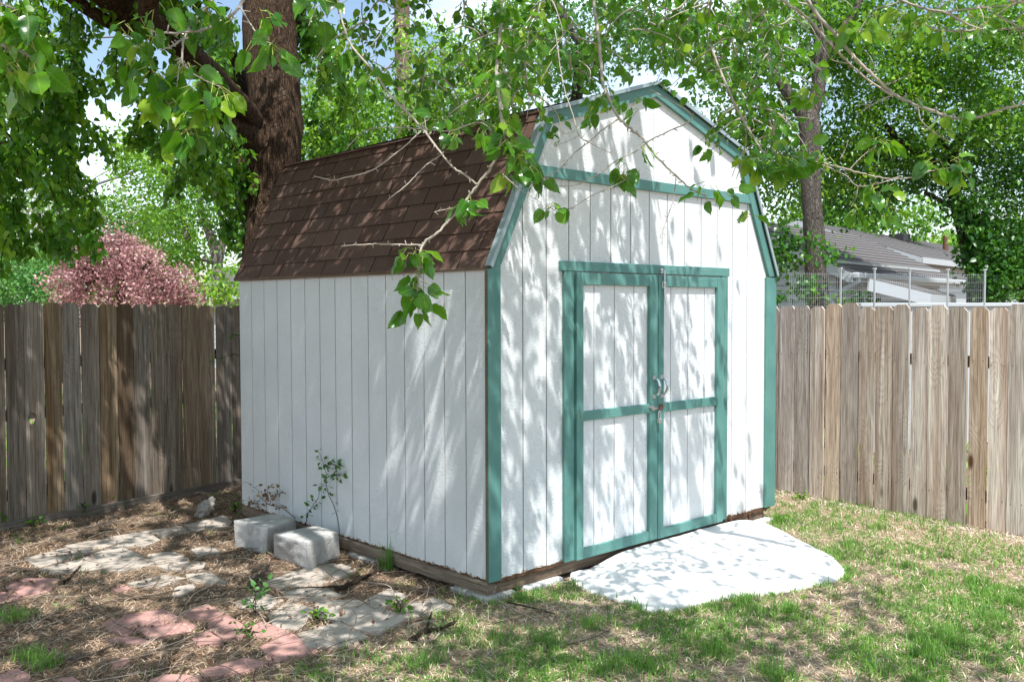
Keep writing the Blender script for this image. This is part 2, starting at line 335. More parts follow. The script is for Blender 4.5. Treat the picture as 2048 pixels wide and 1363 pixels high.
def leaves(name, P, D, size, kind, mat, parent, tint=None, flat=.55, loc=None):
    """P base points, D length directions, leaf normals lean upward by flat"""
    n = len(P); T, F = tmpl(kind); P = np.asarray(P); D = norm(np.asarray(D)); size = np.broadcast_to(size, (n,))
    up = norm(rng.normal(size=(n, 3))*(1-flat)+np.array([0, 0, 1.])*flat+SUN*.15)
    X = norm(np.cross(D, up)); Z = np.cross(X, D); wv = rng.uniform(.85, 1.15, n)
    V = P[:, None, :]+size[:, None, None]*(T[None, :, 0, None]*wv[:, None, None]*X[:, None, :]+T[None, :, 1, None]*D[:, None, :]+T[None, :, 2, None]*Z[:, None, :]*rng.uniform(.2, 1.6, n)[:, None, None])
    if tint is None: tint = np.clip(rng.normal(.5, .22, n), 0, 1)
    k = len(T); kw = np.repeat(rng.uniform(-.5, .5, n), k).reshape(n, k)
    if kind == 'near': V = V+(size[:, None]*kw*.35*(T[None, :, 1]**2))[..., None]*X[:, None, :]+(size[:, None]*np.sin(T[None, :, 1]*9+kw*9)*.05*np.abs(T[None, :, 0])*3)[..., None]*Z[:, None, :]
    FF = (F[None]+(np.arange(n)*k)[:, None, None]).reshape(-1, 3)
    o = npmesh(name, V.reshape(-1, 3), FF, mat, parent, np.repeat(tint, k), smooth=(kind != 'far'), loc=loc)
    if kind == 'near':
        at = o.data.attributes.new('lv', 'FLOAT_VECTOR', 'POINT'); at.data.foreach_set('vector', np.tile(T*[1, 1, 0], (n, 1)).astype(np.float32).ravel())
    return o
def blob_points(blobs, dens, m, spread):
    """blobs: (px,py,depth,rx_px,ry_px,thickness m[,weight]) -> leaf positions; dens clusters per square metre of outline"""
    out = []
    for b in blobs:
        px, py, d, rx, ry, th = b[:6]; wgt = b[6] if len(b) > 6 else 1
        c = W(px, py, d); ax = rx*d/FPX; az = ry*d/FPX; n = max(3, int(dens*wgt*math.pi*ax*az))
        u = norm(rng.normal(size=(n, 3)))*rng.uniform(.2, 1, n)[:, None]**.45
        q = c+u[:, :1]*ax*_rt+u[:, 1:2]*th*_fw+u[:, 2:]*az*_up
        q = np.repeat(q, m, 0)+rng.normal(size=(n*m, 3))*spread*np.array([1, 1, .8])
        out.append(q)
    return np.vstack(out)
def droop(n, s=.8): return norm(rng.normal(size=(n, 3))*s+np.array([0, 0, -.55]))
def limb(name, pts, radii, mat, parent, n=30, seg=14, wob=0., label=None):
    P = curve(pts, n); r = np.interp(np.linspace(0, 1, n), np.linspace(0, 1, len(radii)), radii)
    if wob: P[1:-1] += rng.normal(size=(n-2, 3))*wob
    mb = MB(); mb.tube(P, r, seg); V = np.array(mb.v)
    if radii[0] > .05:
        k = np.repeat(np.arange(n), seg); a = np.tile(np.arange(seg), n)
        f = 1+.10*(vnoise(a*.9, k*.35, 3)-.5)+.06*(vnoise(a*2.1, k*.8, 9)-.5); C = P[k]; V = C+(V-C)*f[:, None]; mb.v = [tuple(v) for v in V]
    o = mb.build(name, mat, parent, smooth=True)
    if label: o['label'] = label
    return o
# ================================================================== setting: ground
GZ = -.12
def groundz(x, y):
    x = np.asarray(x, float); y = np.asarray(y, float)
    return GZ+.018*(fbm(x*1.3+5, y*1.3, 4)-.5)+.010*(fbm(x*6, y*6, 8)-.5)
gx = np.concatenate([np.linspace(-900, -12, 14), np.linspace(-10, -3.6, 12), np.linspace(-3.5, 6, 150), np.linspace(6.5, 40, 30), np.linspace(60, 900, 10)])
gy = np.concatenate([np.linspace(-900, -12, 14), np.linspace(-10, -4.1, 10), np.linspace(-4, 6, 150), np.linspace(6.5, 40, 30), np.linspace(60, 900, 10)])
XX, YY = np.meshgrid(gx, gy); ZZ = groundz(XX, YY); ZZ[(np.abs(XX) > 45) | (np.abs(YY) > 45)] = GZ
nx_, ny_ = len(gx), len(gy); idx = np.arange(nx_*ny_).reshape(ny_, nx_)
FQ = np.stack([idx[:-1, :-1], idx[:-1, 1:], idx[1:, 1:], idx[1:, :-1]], -1).reshape(-1, 4)
def sm(a, b, x): t = np.clip((x-a)/(b-a), 0, 1); return t*t*(3-2*t)
def lawnness(x, y):                                   # 1 on the dry lawn, 0 on the littered soil
    return np.maximum(sm(-.25, .25, (-.10-y)*.9+(x+.9)*.25), sm(2.6, 3.2, x))
def beyond(x, y): return (np.asarray(x)-4.25+.13*(.69-np.asarray(y)) > .1) | (np.asarray(y)-3.944-.197*(np.asarray(x)+1.582) > .12)
tint = lawnness(XX, YY); tint = np.where(beyond(XX, YY), .45, tint)
npmesh('ground', np.stack([XX, YY, ZZ], -1).reshape(-1, 3), FQ, m_ground(), tint=tint.ravel(), smooth=True)['kind'] = 'structure'
# ================================================================== shed
shed = empty('storage_shed', (0, 0, 0), 'white barn-shaped storage shed with teal trim and brown shingled gambrel roof', 'shed')
WID, DEP = 3.10, 3.05; CXS = 1.55
prof = [(.000, 1.848), (.462, 2.806), (CXS, 3.145), (2.634, 2.792), (3.088, 1.857)]
def roofz(x, inset=0.):
    xs = [p[0] for p in prof]; zs = [p[1]-inset for p in prof]; return float(np.interp(x, xs, zs))
def boards(mb, u0s, f, top, bot=0., gap=.0085, rag=.006, seed=0, breaks=()):
    rr = random.Random(seed)
    for a, b in zip(u0s[:-1], u0s[1:]):
        a += gap/2; b -= gap/2
        us = sorted(set([a, b]+[k for k in breaks if a < k < b])); n = max(4, int((b-a)/.022))
        lo = [(a+(b-a)*i/n, bot+rr.uniform(-rag, rag)+(rr.uniform(0, .02) if rag and rr.random() < .16 else 0)) for i in range(n+1)]
        mb.prism([lo+[(u, top(u)) for u in reversed(us)]], f)
S = .2032
mb = MB(); side_us = [0]+[i*S for i in range(1, 15)]+[3.05]
boards(mb, side_us, lambda u, v, k: (0 if k else .012, u, v), lambda u: 1.845, seed=1)
wl = mb.build('side_wall', SID, shed, bevel=.0012, seg=1)
mb = MB(); mb.box((.0045, .013, -.004), (.03, 3.04, 1.84)); mb.build('groove_backing', GROOVE, wl)
mb = MB(); boards(mb, side_us, lambda u, v, k: (3.10 if k else 3.088, u, v), lambda u: 1.845, seed=2)
wr = mb.build('side_wall', SID, shed)
mb = MB(); mb.box((3.07, .013, -.004), (3.087, 3.04, 1.86)); mb.build('groove_backing', GROOVE, wr)
fg = [0.012]+[.283+S*i for i in range(13)]+[3.088]
def fwall(y0, y1, seed, lo, hi, brk=0):
    mb = MB()
    boards(mb, fg, lambda u, v, k: (u, y0 if k else y1, v), lambda u: min(hi, roofz(u, .02)), lo, seed=seed, breaks=[p[0] for p in prof[1:-1]]+[.277+.001, 2.822])
    return mb
mb = MB()
def ftop(u): return min(2.45, roofz(u, .02))
kb = [float(np.interp(2.45, [1.848-.02, 2.806-.02], [.0, .462])), float(3.088-(2.45-1.837)/(2.792-1.857)*(3.088-2.634))]
rr_ = fg[1:-1]
boards(mb, [.012]+rr_+[3.088], lambda u, v, k: (u, 0 if k else .012, v), ftop, 0., seed=3, breaks=kb)
# plain upper gable panels, seam at the middle
zb = 2.451; xl = float(np.interp(zb, [1.828, 2.786], [.0, .462])); xr = float(3.088-(zb-1.837)/.935*.454)
mb.prism([[(xl, zb), (CXS-.002, zb), (CXS-.002, roofz(CXS, .022)), (.462, 2.782)]], lambda u, v, k: (u, 0 if k else .012, v))
mb.prism([[(CXS+.002, zb), (xr, zb), (2.634, 2.768), (CXS+.002, roofz(CXS, .022))]], lambda u, v, k: (u, 0 if k else .012, v))
fw_ = mb.build('front_wall', SID, shed, bevel=.0012, seg=1)
def gable_loop(e, ins): return [(.02, e)]+[(p[0]+(.02 if p[0] < CXS else -.02 if p[0] > CXS else 0), p[1]-ins) for p in prof]+[(3.08, e)]
mb = MB(); mb.prism([gable_loop(-.003, .034)], lambda u, v, k: (u, .0045 if k else .03, v)); mb.build('groove_backing', GROOVE, fw_)
mb = MB(); mb.prism([gable_loop(.0, .02)], lambda u, v, k: (u, 3.048 if k else 3.03, v)); mb.build('back_wall', SID, shed)
# rotten strip just under the siding edge and the skids
def ragged(mb, n, f, t, b, amp):
    rr = random.Random(5); pts = [(i/n, t) for i in range(n+1)]+[(i/n, b+rr.uniform(-amp, amp)) for i in range(n, -1, -1)]; mb.prism([pts], f)
mb = MB(); ragged(mb, 90, lambda u, v, k: (.62*u+.01, .004 if k else .016, v), .02, -.022, .007); mb.build('rotten_siding_edge', ROTW, shed); mb = MB(); ragged(mb, 80, lambda u, v, k: (2.42+.66*u, .004 if k else .016, v), .02, -.03, .009); mb.build('rotten_siding_edge', ROTW, shed); mb = MB()
ragged(mb, 140, lambda u, v, k: (.004 if k else .016, 3.04*u+.004, v), .02, -.010, .006); mb.build('rotten_siding_edge', ROTW, shed)
mb = MB(); P = curve([(.028, .02, -.055), (.022, 1.4, -.057), (.03, 3.05, -.055)], 30); rr = random.Random(3)
V = []
for i, p in enumerate(P):
    j = .004*rr.uniform(-1, 1); V += [(p[0]-.022+j, p[1], -.012+j), (p[0]-.026-j, p[1], -.028), (p[0]-.022, p[1], -.092+j), (p[0]+.05, p[1], -.092), (p[0]+.05, p[1], -.01)]
mb._add(V, [(i*5+k, i*5+(k+1) % 5, i*5+5+(k+1) % 5, i*5+5+k) for i in range(29) for k in range(5)]+[(0, 1, 2, 3, 4), (149, 148, 147, 146, 145)])
mb.build('skid', SKY_, shed)
mb = MB(); mb.box((.075, .020, -.090), (3.02, .055, .0)); mb.build('skid', SKX, shed, bevel=.003)
mb = MB(); mb.box((3.04, .1, -.092), (3.08, 3.0, -.002)); mb.build('skid', SKX, shed)
# trims
def trim(name, m, boxes, bev=.003, par=shed):
    mb = MB()
    for a, b in boxes: mb.box(a, b)
    return mb.build(name, m, par, bevel=bev)
trim('corner_trim', TZ, [((-.020, -.022, -.004), (.083, -.001, 1.865))])
trim('corner_trim', TZ, [((2.975, -.022, -.003), (3.118, -.001, 1.85))])
trim('corner_edge', m_plain('worn_board_edge', (.13, .105, .07), .9, .5, 40), [((-.024, -.018, .0), (-.0205, .002, 1.83))], 0)
trim('gable_band', TX, [((.50-.20, -.024, 2.416), (2.76, -.001, 2.484))])
# rake boards
def rake(a, b, wd, name='rake_trim'):
    a = np.array(a); b = np.array(b); return a, b
def offs(pr, d):
    out = []
    for i, p in enumerate(pr):
        p = np.array(p, float); ns = []
        for j in (i-1, i):
            if 0 <= j < len(pr)-1:
                t = np.array(pr[j+1], float)-np.array(pr[j], float); t /= np.linalg.norm(t); ns.append(np.array([t[1], -t[0]]))
        n = sum(ns); n /= np.linalg.norm(n); c = n@ns[0]; out.append(p+n*d/c)
    return out
o1 = offs(prof, -.002); i1 = offs(prof, .072)
# at the eaves cut horizontally
i1[0] = np.array([.080, 1.867]); i1[-1] = np.array([3.008, 1.858])
for k in range(4):
    mb = MB(); g = .0012; a0, a1, b0, b1 = map(np.array, (o1[k], o1[k+1], i1[k], i1[k+1])); t = (a1-a0)/np.linalg.norm(a1-a0)*g
    y0 = -.026-(k % 2)*.0; mb.prism([[tuple(a0+t), tuple(a1-t), tuple(b1-t), tuple(b0+t)]], lambda u, v, q: (u, y0 if q else -.001, v))
    mb.build('rake_trim', TX if k in (1, 2) else TZ, shed, bevel=.003)
# roof: underlay slopes, shingle tabs, drip edge
OV = .045
roof = None; o2 = offs(prof, -.002); o3 = offs(prof, -.010)
mb = MB()
for k in range(4):
    a0, a1, b0, b1 = o2[k], o2[k+1], o3[k], o3[k+1]
    mb.hexa([(a0[0], -.034, a0[1]), (a1[0], -.034, a1[1]), (a1[0], DEP+OV, a1[1]), (a0[0], DEP+OV, a0[1]), (b0[0], -.034, b0[1]), (b1[0], -.034, b1[1]), (b1[0], DEP+OV, b1[1]), (b0[0], DEP+OV, b0[1])])
roof = mb.build('roof', DARKW, shed)
mb = MB(); rr = random.Random(11)
def shingle_slope(lo, hi, flip):
    lo = np.array(lo, float); hi = np.array(hi, float); Ls = np.linalg.norm(hi-lo); t = (hi-lo)/Ls; n = np.array([-t[1], t[0]])
    if flip: n = -n
    ex = .1265; rows = int(math.ceil(Ls/ex)); hw = rr.uniform
    for r in range(rows):
        s0 = r*ex-.012; s1 = min((r+1)*ex+.012, Ls+.006); off = (.1525 if r % 2 else 0)+rr.uniform(-.012, .012); y = -.050-off
        while y < DEP+OV:
            ya = max(y+.0045, -.038); yb = min(y+.305-.0045, DEP+OV+.004); y += .305
            if yb-ya < .02: continue
            sag = rr.uniform(-.0015, .0015); mb.ct = min(1, max(0, rr.gauss(.5, .22)))
            def pt(s, yy, h): p = lo+t*s+n*h; return (p[0], yy, p[1])
            h0 = .0125+sag; h1 = .0045; nf = len(mb.m); j = rr.uniform(-.003, .003)
            mb.hexa([pt(s0+j, ya, .001), pt(s0+j, yb, .001), pt(s1, yb, .001), pt(s1, ya, .001), pt(s0+j, ya, h0), pt(s0+j, yb, h0), pt(s1, yb, h1), pt(s1, ya, h1)])
            for q_ in (2, 3, 5): mb.m[nf+q_] = 1  # dark butt and slot faces: edge tone with course shadow lines painted in
shingle_slope(o3[0], o3[1], False); shingle_slope(o3[1], o3[2], False); shingle_slope(o3[4], o3[3], True); shingle_slope(o3[3], o3[2], True)
mb.build('shingles', [SHG, DARKW], roof)
# slightly curled shingle course over the knee
mb = MB(); mb.ct = .9; n = 60; V = []; rr = random.Random(2)
for i in range(n+1):
    y = -.05+(DEP+.11)*i/n; l = .012+.010*vnoise(y*3, 1.)+rr.uniform(0, .004); dz = .004*vnoise(y*6, 4.)
    V += [(.462-.012-l, y, 2.806+.024+dz-.012), (.462+.10, y, 2.806+.056), (.462+.10, y, 2.806+.050), (.462-.012-l, y, 2.806+.016+dz-.012)]
mb._add(V, [(i*4+k, i*4+(k+1) % 4, i*4+4+(k+1) % 4, i*4+4+k) for i in range(n) for k in range(4)])
mb.build('ridge_course', SHG, roof)
d0 = offs(prof, -.025); d1 = offs(prof, -.004)
mb = MB()
for k in range(4):
    a0, a1, b0, b1 = map(np.array, (d0[k], d0[k+1], d1[k], d1[k+1])); y0, y1 = -.050, -.040
    mb.prism([[tuple(a0), tuple(a1), tuple(b1), tuple(b0)]], lambda u, v, q: (u, y0 if q else y1, v))
    e0, e1 = map(np.array, (offs(prof, -.0285)[k], offs(prof, -.0285)[k+1]))
    mb.hexa([(a0[0], y0, a0[1]), (a1[0], y0, a1[1]), (a1[0], -.001, a1[1]), (a0[0], -.001, a0[1]), (e0[0], y0, e0[1]), (e1[0], y0, e1[1]), (e1[0], -.001, e1[1]), (e0[0], -.001, e0[1])])
mb.build('drip_edge', DRIP, shed)
trim('eave_board', SKY_, [((-.024, -.01, 1.836), (-.006, DEP+.04, 1.853))], .002)
# door casing and header
trim('door_header', TX, [((.594, -.026, 1.845), (2.445, -.001, 1.908))])
trim('door_casing', TZ, [((.627, -.023, -.004), (.718, -.001, 1.843))])
trim('door_casing', TZ, [((2.357, -.023, -.004), (2.43, -.001, 1.843))])
def door(x0, x1, zb, zt, stile_l, stile_r, mid0, mid1, hinge_left, grooves):
    d = MB(); y0 = -.016
    # panel of grooved siding
    us = [x0+.001]+[g for g in grooves if x0+.02 < g < x1-.02]+[x1-.001]
    boards(d, us, lambda u, v, k: (u, -.014 if k else -.003, v), lambda u: zt-.002, zb+.002, gap=.008, rag=0)
    D = d.build('door', SID, shed)
    b = MB(); b.box((x0+.002, -.0028, zb+.002), (x1-.002, -.0012, zt-.002)); b.build('groove_backing', GROOVE, D)
    ya, yb = -.040, -.0145
    for nm, m, bx in (('door_stile', TZ, ((x0, ya, zb), (x0+stile_l, yb, zt))), ('door_stile', TZ, ((x1-stile_r, ya, zb), (x1, yb, zt))),
                      ('door_rail', TX, ((x0+stile_l+.001, ya+.002, zt-.078), (x1-stile_r-.001, yb, zt-.002))),
                      ('door_rail', TX, ((x0+stile_l+.001, ya+.002, mid0), (x1-stile_r-.001, yb, mid1))),
                      ('door_rail', TX, ((x0+stile_l+.001, ya+.002, zb), (x1-stile_r-.001, yb, zb+.068)))):
        trim(nm, m, [bx], .003, D)
    return D
dl = door(.722, 1.552, -.006, 1.838, .064, .088, .886, .948, True, [.913+S*i for i in range(4)])
dr = door(1.559, 2.354, -.010, 1.836, .062, .084, .880, .944, False, [1.73+S*i for i in range(4)])
def handle(x, par):
    mb = MB()
    for z in (1.128, .996): mb.box((x-.016, -.045, z-.014), (x+.016, -.0405, z+.014)); mb.tube([(x-.006, -.0445, z), (x-.006, -.047, z)], .0035, 8); mb.tube([(x+.008, -.0445, z+.004), (x+.008, -.047, z+.004)], .003, 8)
    P = curve([(x+.008, -.044, 1.118), (x+.012, -.066, 1.108), (x+.014, -.080, 1.062), (x+.012, -.066, 1.016), (x+.008, -.044, 1.006)], 18)
    mb.tube(P, np.interp(np.linspace(0, 1, 18), [0, .5, 1], [.005, .011, .005]), 10); mb.build('handle', METAL, par, smooth=False, bevel=.001)
handle(1.508, dl); handle(1.594, dr)
mb = MB()                                              # hasp on the left door, staple on the right
mb.prism([[(1.452, .925), (1.462, .936), (1.505, .932), (1.512, .905), (1.498, .897), (1.468, .915)]], lambda u, v, k: (u, -.046 if k else -.041, v))
mb.box((1.470, -.052, .905), (1.545, -.047, .921)); mb.tube([(1.475, -.046, .924), (1.475, -.050, .924)], .005, 8); mb.build('hasp', METAL, dl, bevel=.001)
mb = MB(); mb.box((1.566, -.046, .900), (1.604, -.041, .938)); mb.tube(curve([(1.560, -.042, .918), (1.555, -.062, .914), (1.548, -.070, .908), (1.540, -.062, .903), (1.536, -.052, .900)], 14), .004, 8)
mb.tube([(1.575, -.045, .93), (1.575, -.049, .93)], .004, 8); mb.tube([(1.596, -.045, .93), (1.596, -.049, .93)], .004, 8); mb.build('staple', RUST, dr, bevel=.001)
mb = MB()                                              # barrel bolt above
mb.box((1.596, -.030, 1.852), (1.622, -.0265, 1.885)); mb.tube(curve([(1.601, -.028, 1.868), (1.601, -.046, 1.868), (1.617, -.046, 1.868), (1.617, -.028, 1.868)], 12), .0035, 8)
mb.box((1.590, -.046, 1.745), (1.628, -.0405, 1.795)); mb.box((1.592, -.056, 1.782), (1.626, -.046, 1.790)); mb.box((1.592, -.056, 1.750), (1.626, -.046, 1.758))
mb.tube([(1.609, -.052, 1.70), (1.609, -.052, 1.872)], .0055, 8); mb.tube([(1.609, -.052, 1.77), (1.622, -.068, 1.768)], .004, 8)
mb.tube(curve([(1.609, -.052, 1.70), (1.612, -.058, 1.66), (1.606, -.062, 1.628)], 8), .0045, 8); mb.build('barrel_bolt', METAL, dr, bevel=.001)
pl = empty('padlock', (1.541, -.062, .83), 'small steel padlock hanging from the rusty hasp between the two shed doors', 'padlock')
mb = MB(); mb.box((1.524, -.074, .812), (1.560, -.052, .842)); mb.build('lock_body', METAL, pl, bevel=.003)
mb = MB(); mb.tube(curve([(1.531, -.063, .842), (1.531, -.063, .875), (1.541, -.063, .898), (1.552, -.063, .875), (1.552, -.063, .842)], 18), .0035, 8); mb.build('shackle', METAL, pl, smooth=True)
# foundation blocks under the front corner
for nm, a, b, lb in (('foundation_block', (-.03, -.02, -.165), (.21, .33, -.0935), 'flat grey concrete block under the near front corner of the shed'),
                     ('foundation_block', (.30, -.02, -.165), (.62, .18, -.0935), 'flat pale concrete block under the front edge between corner and door slab'),
                     ('foundation_block', (-.035, 1.14, -.18), (.16, 1.46, -.0955), 'grey concrete block under the side skid beside the tall grass tuft'),
                     ('foundation_block', (2.62, -.045, -.17), (3.06, .2, -.0935), 'thin pale slab under the far front corner of the shed')):
    mb = MB(); mb.box(a, b); o = mb.build(nm, BLK if b[0] < 1 and b[1] != .18 else CONC, None, bevel=.012, loc=((a[0]+b[0])/2, (a[1]+b[1])/2, a[2]), seg=3); tag(o, lb, 'block', 'concrete blocks under the shed')
mb = MB(); st = G(1499, 1050); mb.tube([(st[0], st[1], -.16), (st[0]+.004, st[1], .03)], .008, 8); tag(mb.build('stake', RUST, None, loc=(st[0], st[1], -.12)), 'short rusty iron stake in the ground beside the white concrete slab', 'stake')
# ================================================================== concrete slab at the door
pad = [(1126, 1124), (1200, 1104), (1300, 1078), (1430, 1046), (1480, 1042), (1530, 1056), (1585, 1072), (1635, 1090), (1668, 1108), (1688, 1128), (1690, 1142), (1660, 1156), (1600, 1168), (1520, 1180), (1440, 1190), (1370, 1204), (1310, 1212), (1285, 1208), (1270, 1196), (1225, 1186), (1180, 1172), (1150, 1156), (1140, 1140)]
pb = [G(x, y, -.085)[:2] for x, y in pad]; pb[0] = np.array([.66, -.03]); pb[1] = np.array([1.1, -.03]); pb[2] = np.array([1.7, -.03]); pb[3] = np.array([2.4, -.03]); pb[4] = np.array([2.60, -.08])
PB = curve([np.append(p, 0) for p in pb]+[np.append(pb[0], 0)], 140)[:-1, :2]; cen = PB.mean(0); ns = len(PB)
rings = [(1.0, -.16), (1.0, -.118), (.994, -.108), (.97, -.102), (.85, -.092), (.7, -.084), (.5, -.078), (.3, -.075), (.12, -.074), (.04, -.074), (.002, -.074)]
V = []; rr = np.random.default_rng(4); ed = rr.normal(size=ns)*.0015+.016*(fbm(np.arange(ns)*.35, np.zeros(ns), 8)-.5)
for f, z in rings:
    q = cen+(PB-cen)*(f+(ed/np.linalg.norm(PB-cen, axis=1))[:, None]*(f > .9)); near = sm(-.8, 0, q[:, 1])*sm(.6, 1.25, q[:, 0])*(.080 if f > .96 else .052)
    V.append(np.column_stack([q, z+near*(z > -.15)+(.012*(fbm(q[:, 0]*5, q[:, 1]*5, 2)-.5) if f < .99 else 0)]))
V = np.vstack(V); F = [(r*ns+i, r*ns+(i+1) % ns, (r+1)*ns+(i+1) % ns, (r+1)*ns+i) for r in range(len(rings)-1) for i in range(ns)]
o = npmesh('concrete_slab', V, F, CONC, smooth=True, loc=(cen[0], cen[1], -.12)); tag(o, 'white rounded concrete slab poured on the grass in front of the shed doors', 'slab')
me = o.data; bm_ = None
mb = MB(); b0 = (len(rings)-1)*ns
PADPOLY = PB

# ================================================================== pavers
def z6(x, y): return x/2.926, 930+y/2.926
def z7(x, y): return 600+x/2.926, 930+y/2.926
GP = [[z6(*q) for q in p] for p in [
 [(150, 545), (380, 480), (468, 525), (235, 598)], [(388, 468), (625, 427), (680, 455), (478, 520)], [(640, 420), (860, 385), (930, 438), (850, 470), (705, 473)],
 [(480, 545), (690, 470), (830, 535), (590, 566)], [(595, 572), (830, 540), (900, 577), (720, 615), (605, 612)], [(872, 520), (1010, 505), (1100, 550), (925, 578), (862, 545)],
 [(912, 587), (1110, 555), (1200, 572), (1180, 605), (1000, 612)], [(872, 383), (1060, 352), (1100, 385), (955, 415)], [(1090, 348), (1300, 295), (1350, 330), (1325, 365), (1120, 383)],
 [(1120, 490), (1240, 475), (1290, 510), (1160, 525)], [(240, 607), (470, 547), (580, 572), (590, 608), (330, 625)], [(750, 690), (960, 640), (1085, 660), (1010, 700), (850, 715)],
 [(1093, 637), (1230, 625), (1320, 680), (1230, 690), (1100, 668)], [(1030, 712), (1130, 690), (1140, 722), (1060, 760), (1010, 758)],
 [(1570, 675), (1830, 590), (1950, 580), (2040, 640), (1900, 690), (1640, 725)], [(1380, 800), (1520, 740), (1655, 792), (1560, 850), (1400, 832)],
 [(1575, 878), (1690, 798), (1830, 840), (1760, 960), (1620, 950)], [(1650, 738), (1870, 702), (1990, 758), (1800, 800), (1700, 785)]]]
GP += [[z7(*q) for q in p] for p in [[(95, 795), (330, 785), (440, 845), (230, 908), (110, 885)], [(385, 790), (520, 722), (618, 760), (585, 803), (430, 832)], [(255, 907), (470, 835), (635, 885), (450, 983), (335, 958)],
 [(0, 985), (225, 917), (390, 1000), (225, 1060), (50, 1062)], [(590, 868), (605, 812), (780, 778), (892, 825), (700, 880)], [(0, 640), (235, 577), (325, 607), (240, 652), (20, 688)]]]
RP = [[z6(*q) for q in p] for p in [
 [(40, 700), (160, 660), (340, 665), (280, 738), (120, 773), (62, 738)], [(-40, 735), (50, 745), (108, 778), (0, 815), (-50, 800)], [(600, 920), (720, 887), (790, 950), (740, 1000), (640, 962)],
 [(728, 880), (960, 848), (1140, 938), (1110, 965), (880, 1003), (800, 948)], [(1065, 865), (1210, 817), (1305, 868), (1240, 900), (1130, 900)], [(1245, 902), (1330, 872), (1440, 945), (1440, 1000), (1310, 1010), (1222, 950)],
 [(1450, 955), (1540, 912), (1690, 975), (1600, 1012), (1500, 1003)], [(1530, 1060), (1705, 985), (1852, 1085), (1580, 1150)], [(605, 1020), (780, 1002), (900, 1030), (800, 1047)], [(1130, 1012), (1220, 972), (1308, 1030), (1150, 1052)],
 [(1180, 1200), (1420, 1130), (1560, 1152), (1400, 1212), (1200, 1236)], [(-40, 1235), (100, 1195), (180, 1230), (150, 1275), (-30, 1285)], [(660, 1150), (740, 1120), (760, 1150), (672, 1176)],
 [(880, 1250), (1000, 1220), (1180, 1232), (1140, 1272), (900, 1284)], [(650, 720), (720, 700), (770, 720), (700, 746)], [(340, 1252), (420, 1230), (470, 1270), (350, 1284)]]]
PG = m_concrete('grey_paver_concrete', (.44, .385, .33), .22, .9); PR = m_concrete('red_paver_concrete', (.44, .25, .22), .20, .8)
PAV = []
def edge_name(c):
    x, y = c
    side = 'near the fence' if y < 1062 else 'mid patio' if y < 1150 else 'near the lawn'
    return side
lab_g = ['grey paver farthest left in the row nearest the wooden fence', 'grey paver second from the left in the row nearest the fence', 'large grey paver with a white dropping beside it in the row nearest the fence',
 'grey paver touching the notch between the second and third fence-row pavers', 'grey paver with a curved joint left of the patio centre', 'grey paver left of the clump of low weeds at the patio centre',
 'grey paver with a rounded front edge below the patio centre weeds', 'grey paver half buried in twigs left of the one by the pale stone', 'grey paver in front of the crumpled pale stone',
 'small grey paver buried in twigs left of the concrete blocks', 'grey paver strewn with twigs at the left, second row from the fence', 'isolated grey paver with a forked twig lying on it', 'grey paver right of the forked-twig paver, partly under straw', 'tiny grey paver piece showing between moss and twigs',
 'grey paver directly in front of the concrete blocks', 'grey paver left of the leafy weed by the red pavers', 'grey paver under the leafy weed beside the red pavers', 'grey paver crossed by a thick root-like stick',
 'grey paver behind the small bright weed near the shed', 'small grey paver poking out towards the shed corner', 'long grey paver with sun dapples on the lawn edge', 'grey paver meeting the red pavers at the lawn edge', 'grey paver at the right end of the patio nearest the shed corner', 'grey paver tucked beside the front concrete block']
lab_r = ['large red paver at the far left edge of the patio', 'red paver cut off by the left edge of the photo', 'red paver at the left end of the sunny red row', 'largest red paver, sun-dappled, in the middle of the red row', 'red paver at the top of the red row behind the sun-dappled one',
 'red paver right of the largest red one beside the straw', 'red paver between the straw patch and the grey pavers', 'red paver at the right tip of the patio on the lawn edge', 'thin strip of red paver under the left of the red row', 'small red triangle of paver below the centre of the red row',
 'long red paver at the lawn edge near the bottom of the photo', 'red paver in the bottom left corner of the photo', 'tiny red paver chip beside the pale stick', 'red paver cut off by the bottom edge of the photo under the straw', 'small red paver showing left of the isolated grey paver', 'red paver chip cut off at the bottom left of the photo']
for polys, mt, labs, grp in ((GP, PG, lab_g, 'grey patio pavers'), (RP, PR, lab_r, 'red patio pavers')):
    for pi, pl_ in enumerate(polys):
        zt = -.108+random.uniform(-.003, .003); q = [G(x, y, zt)[:2] for x, y in pl_]; c = np.mean(q, 0); q = [c+(p-c)*1.07 for p in q]; PAV.append(np.array(q))
        q2 = []
        for i, p in enumerate(q):                     # worn corners, slightly uneven edges
            a, b = q[i-1], q[(i+1) % len(q)]
            da = (a-p)/np.linalg.norm(a-p); db = (b-p)/np.linalg.norm(b-p); q2 += [p+da*.012, p+(da+db)*.003, p+db*.012]
            for t in (.3, .5, .7): q2.append(p+(b-p)*t+np.array([random.uniform(-1, 1), random.uniform(-1, 1)])*.003)
        mb = MB(); tl = (random.uniform(-.012, .012), random.uniform(-.012, .012))
        mb.prism([[tuple(v) for v in q2]], lambda u, v, k: (u, v, zt+tl[0]*(u-c[0])+tl[1]*(v-c[1]) if k else zt-.05))
        o = mb.build('paver', mt, None, bevel=.004, loc=(c[0], c[1], zt-.05)); tag(o, labs[pi], 'paver', grp)
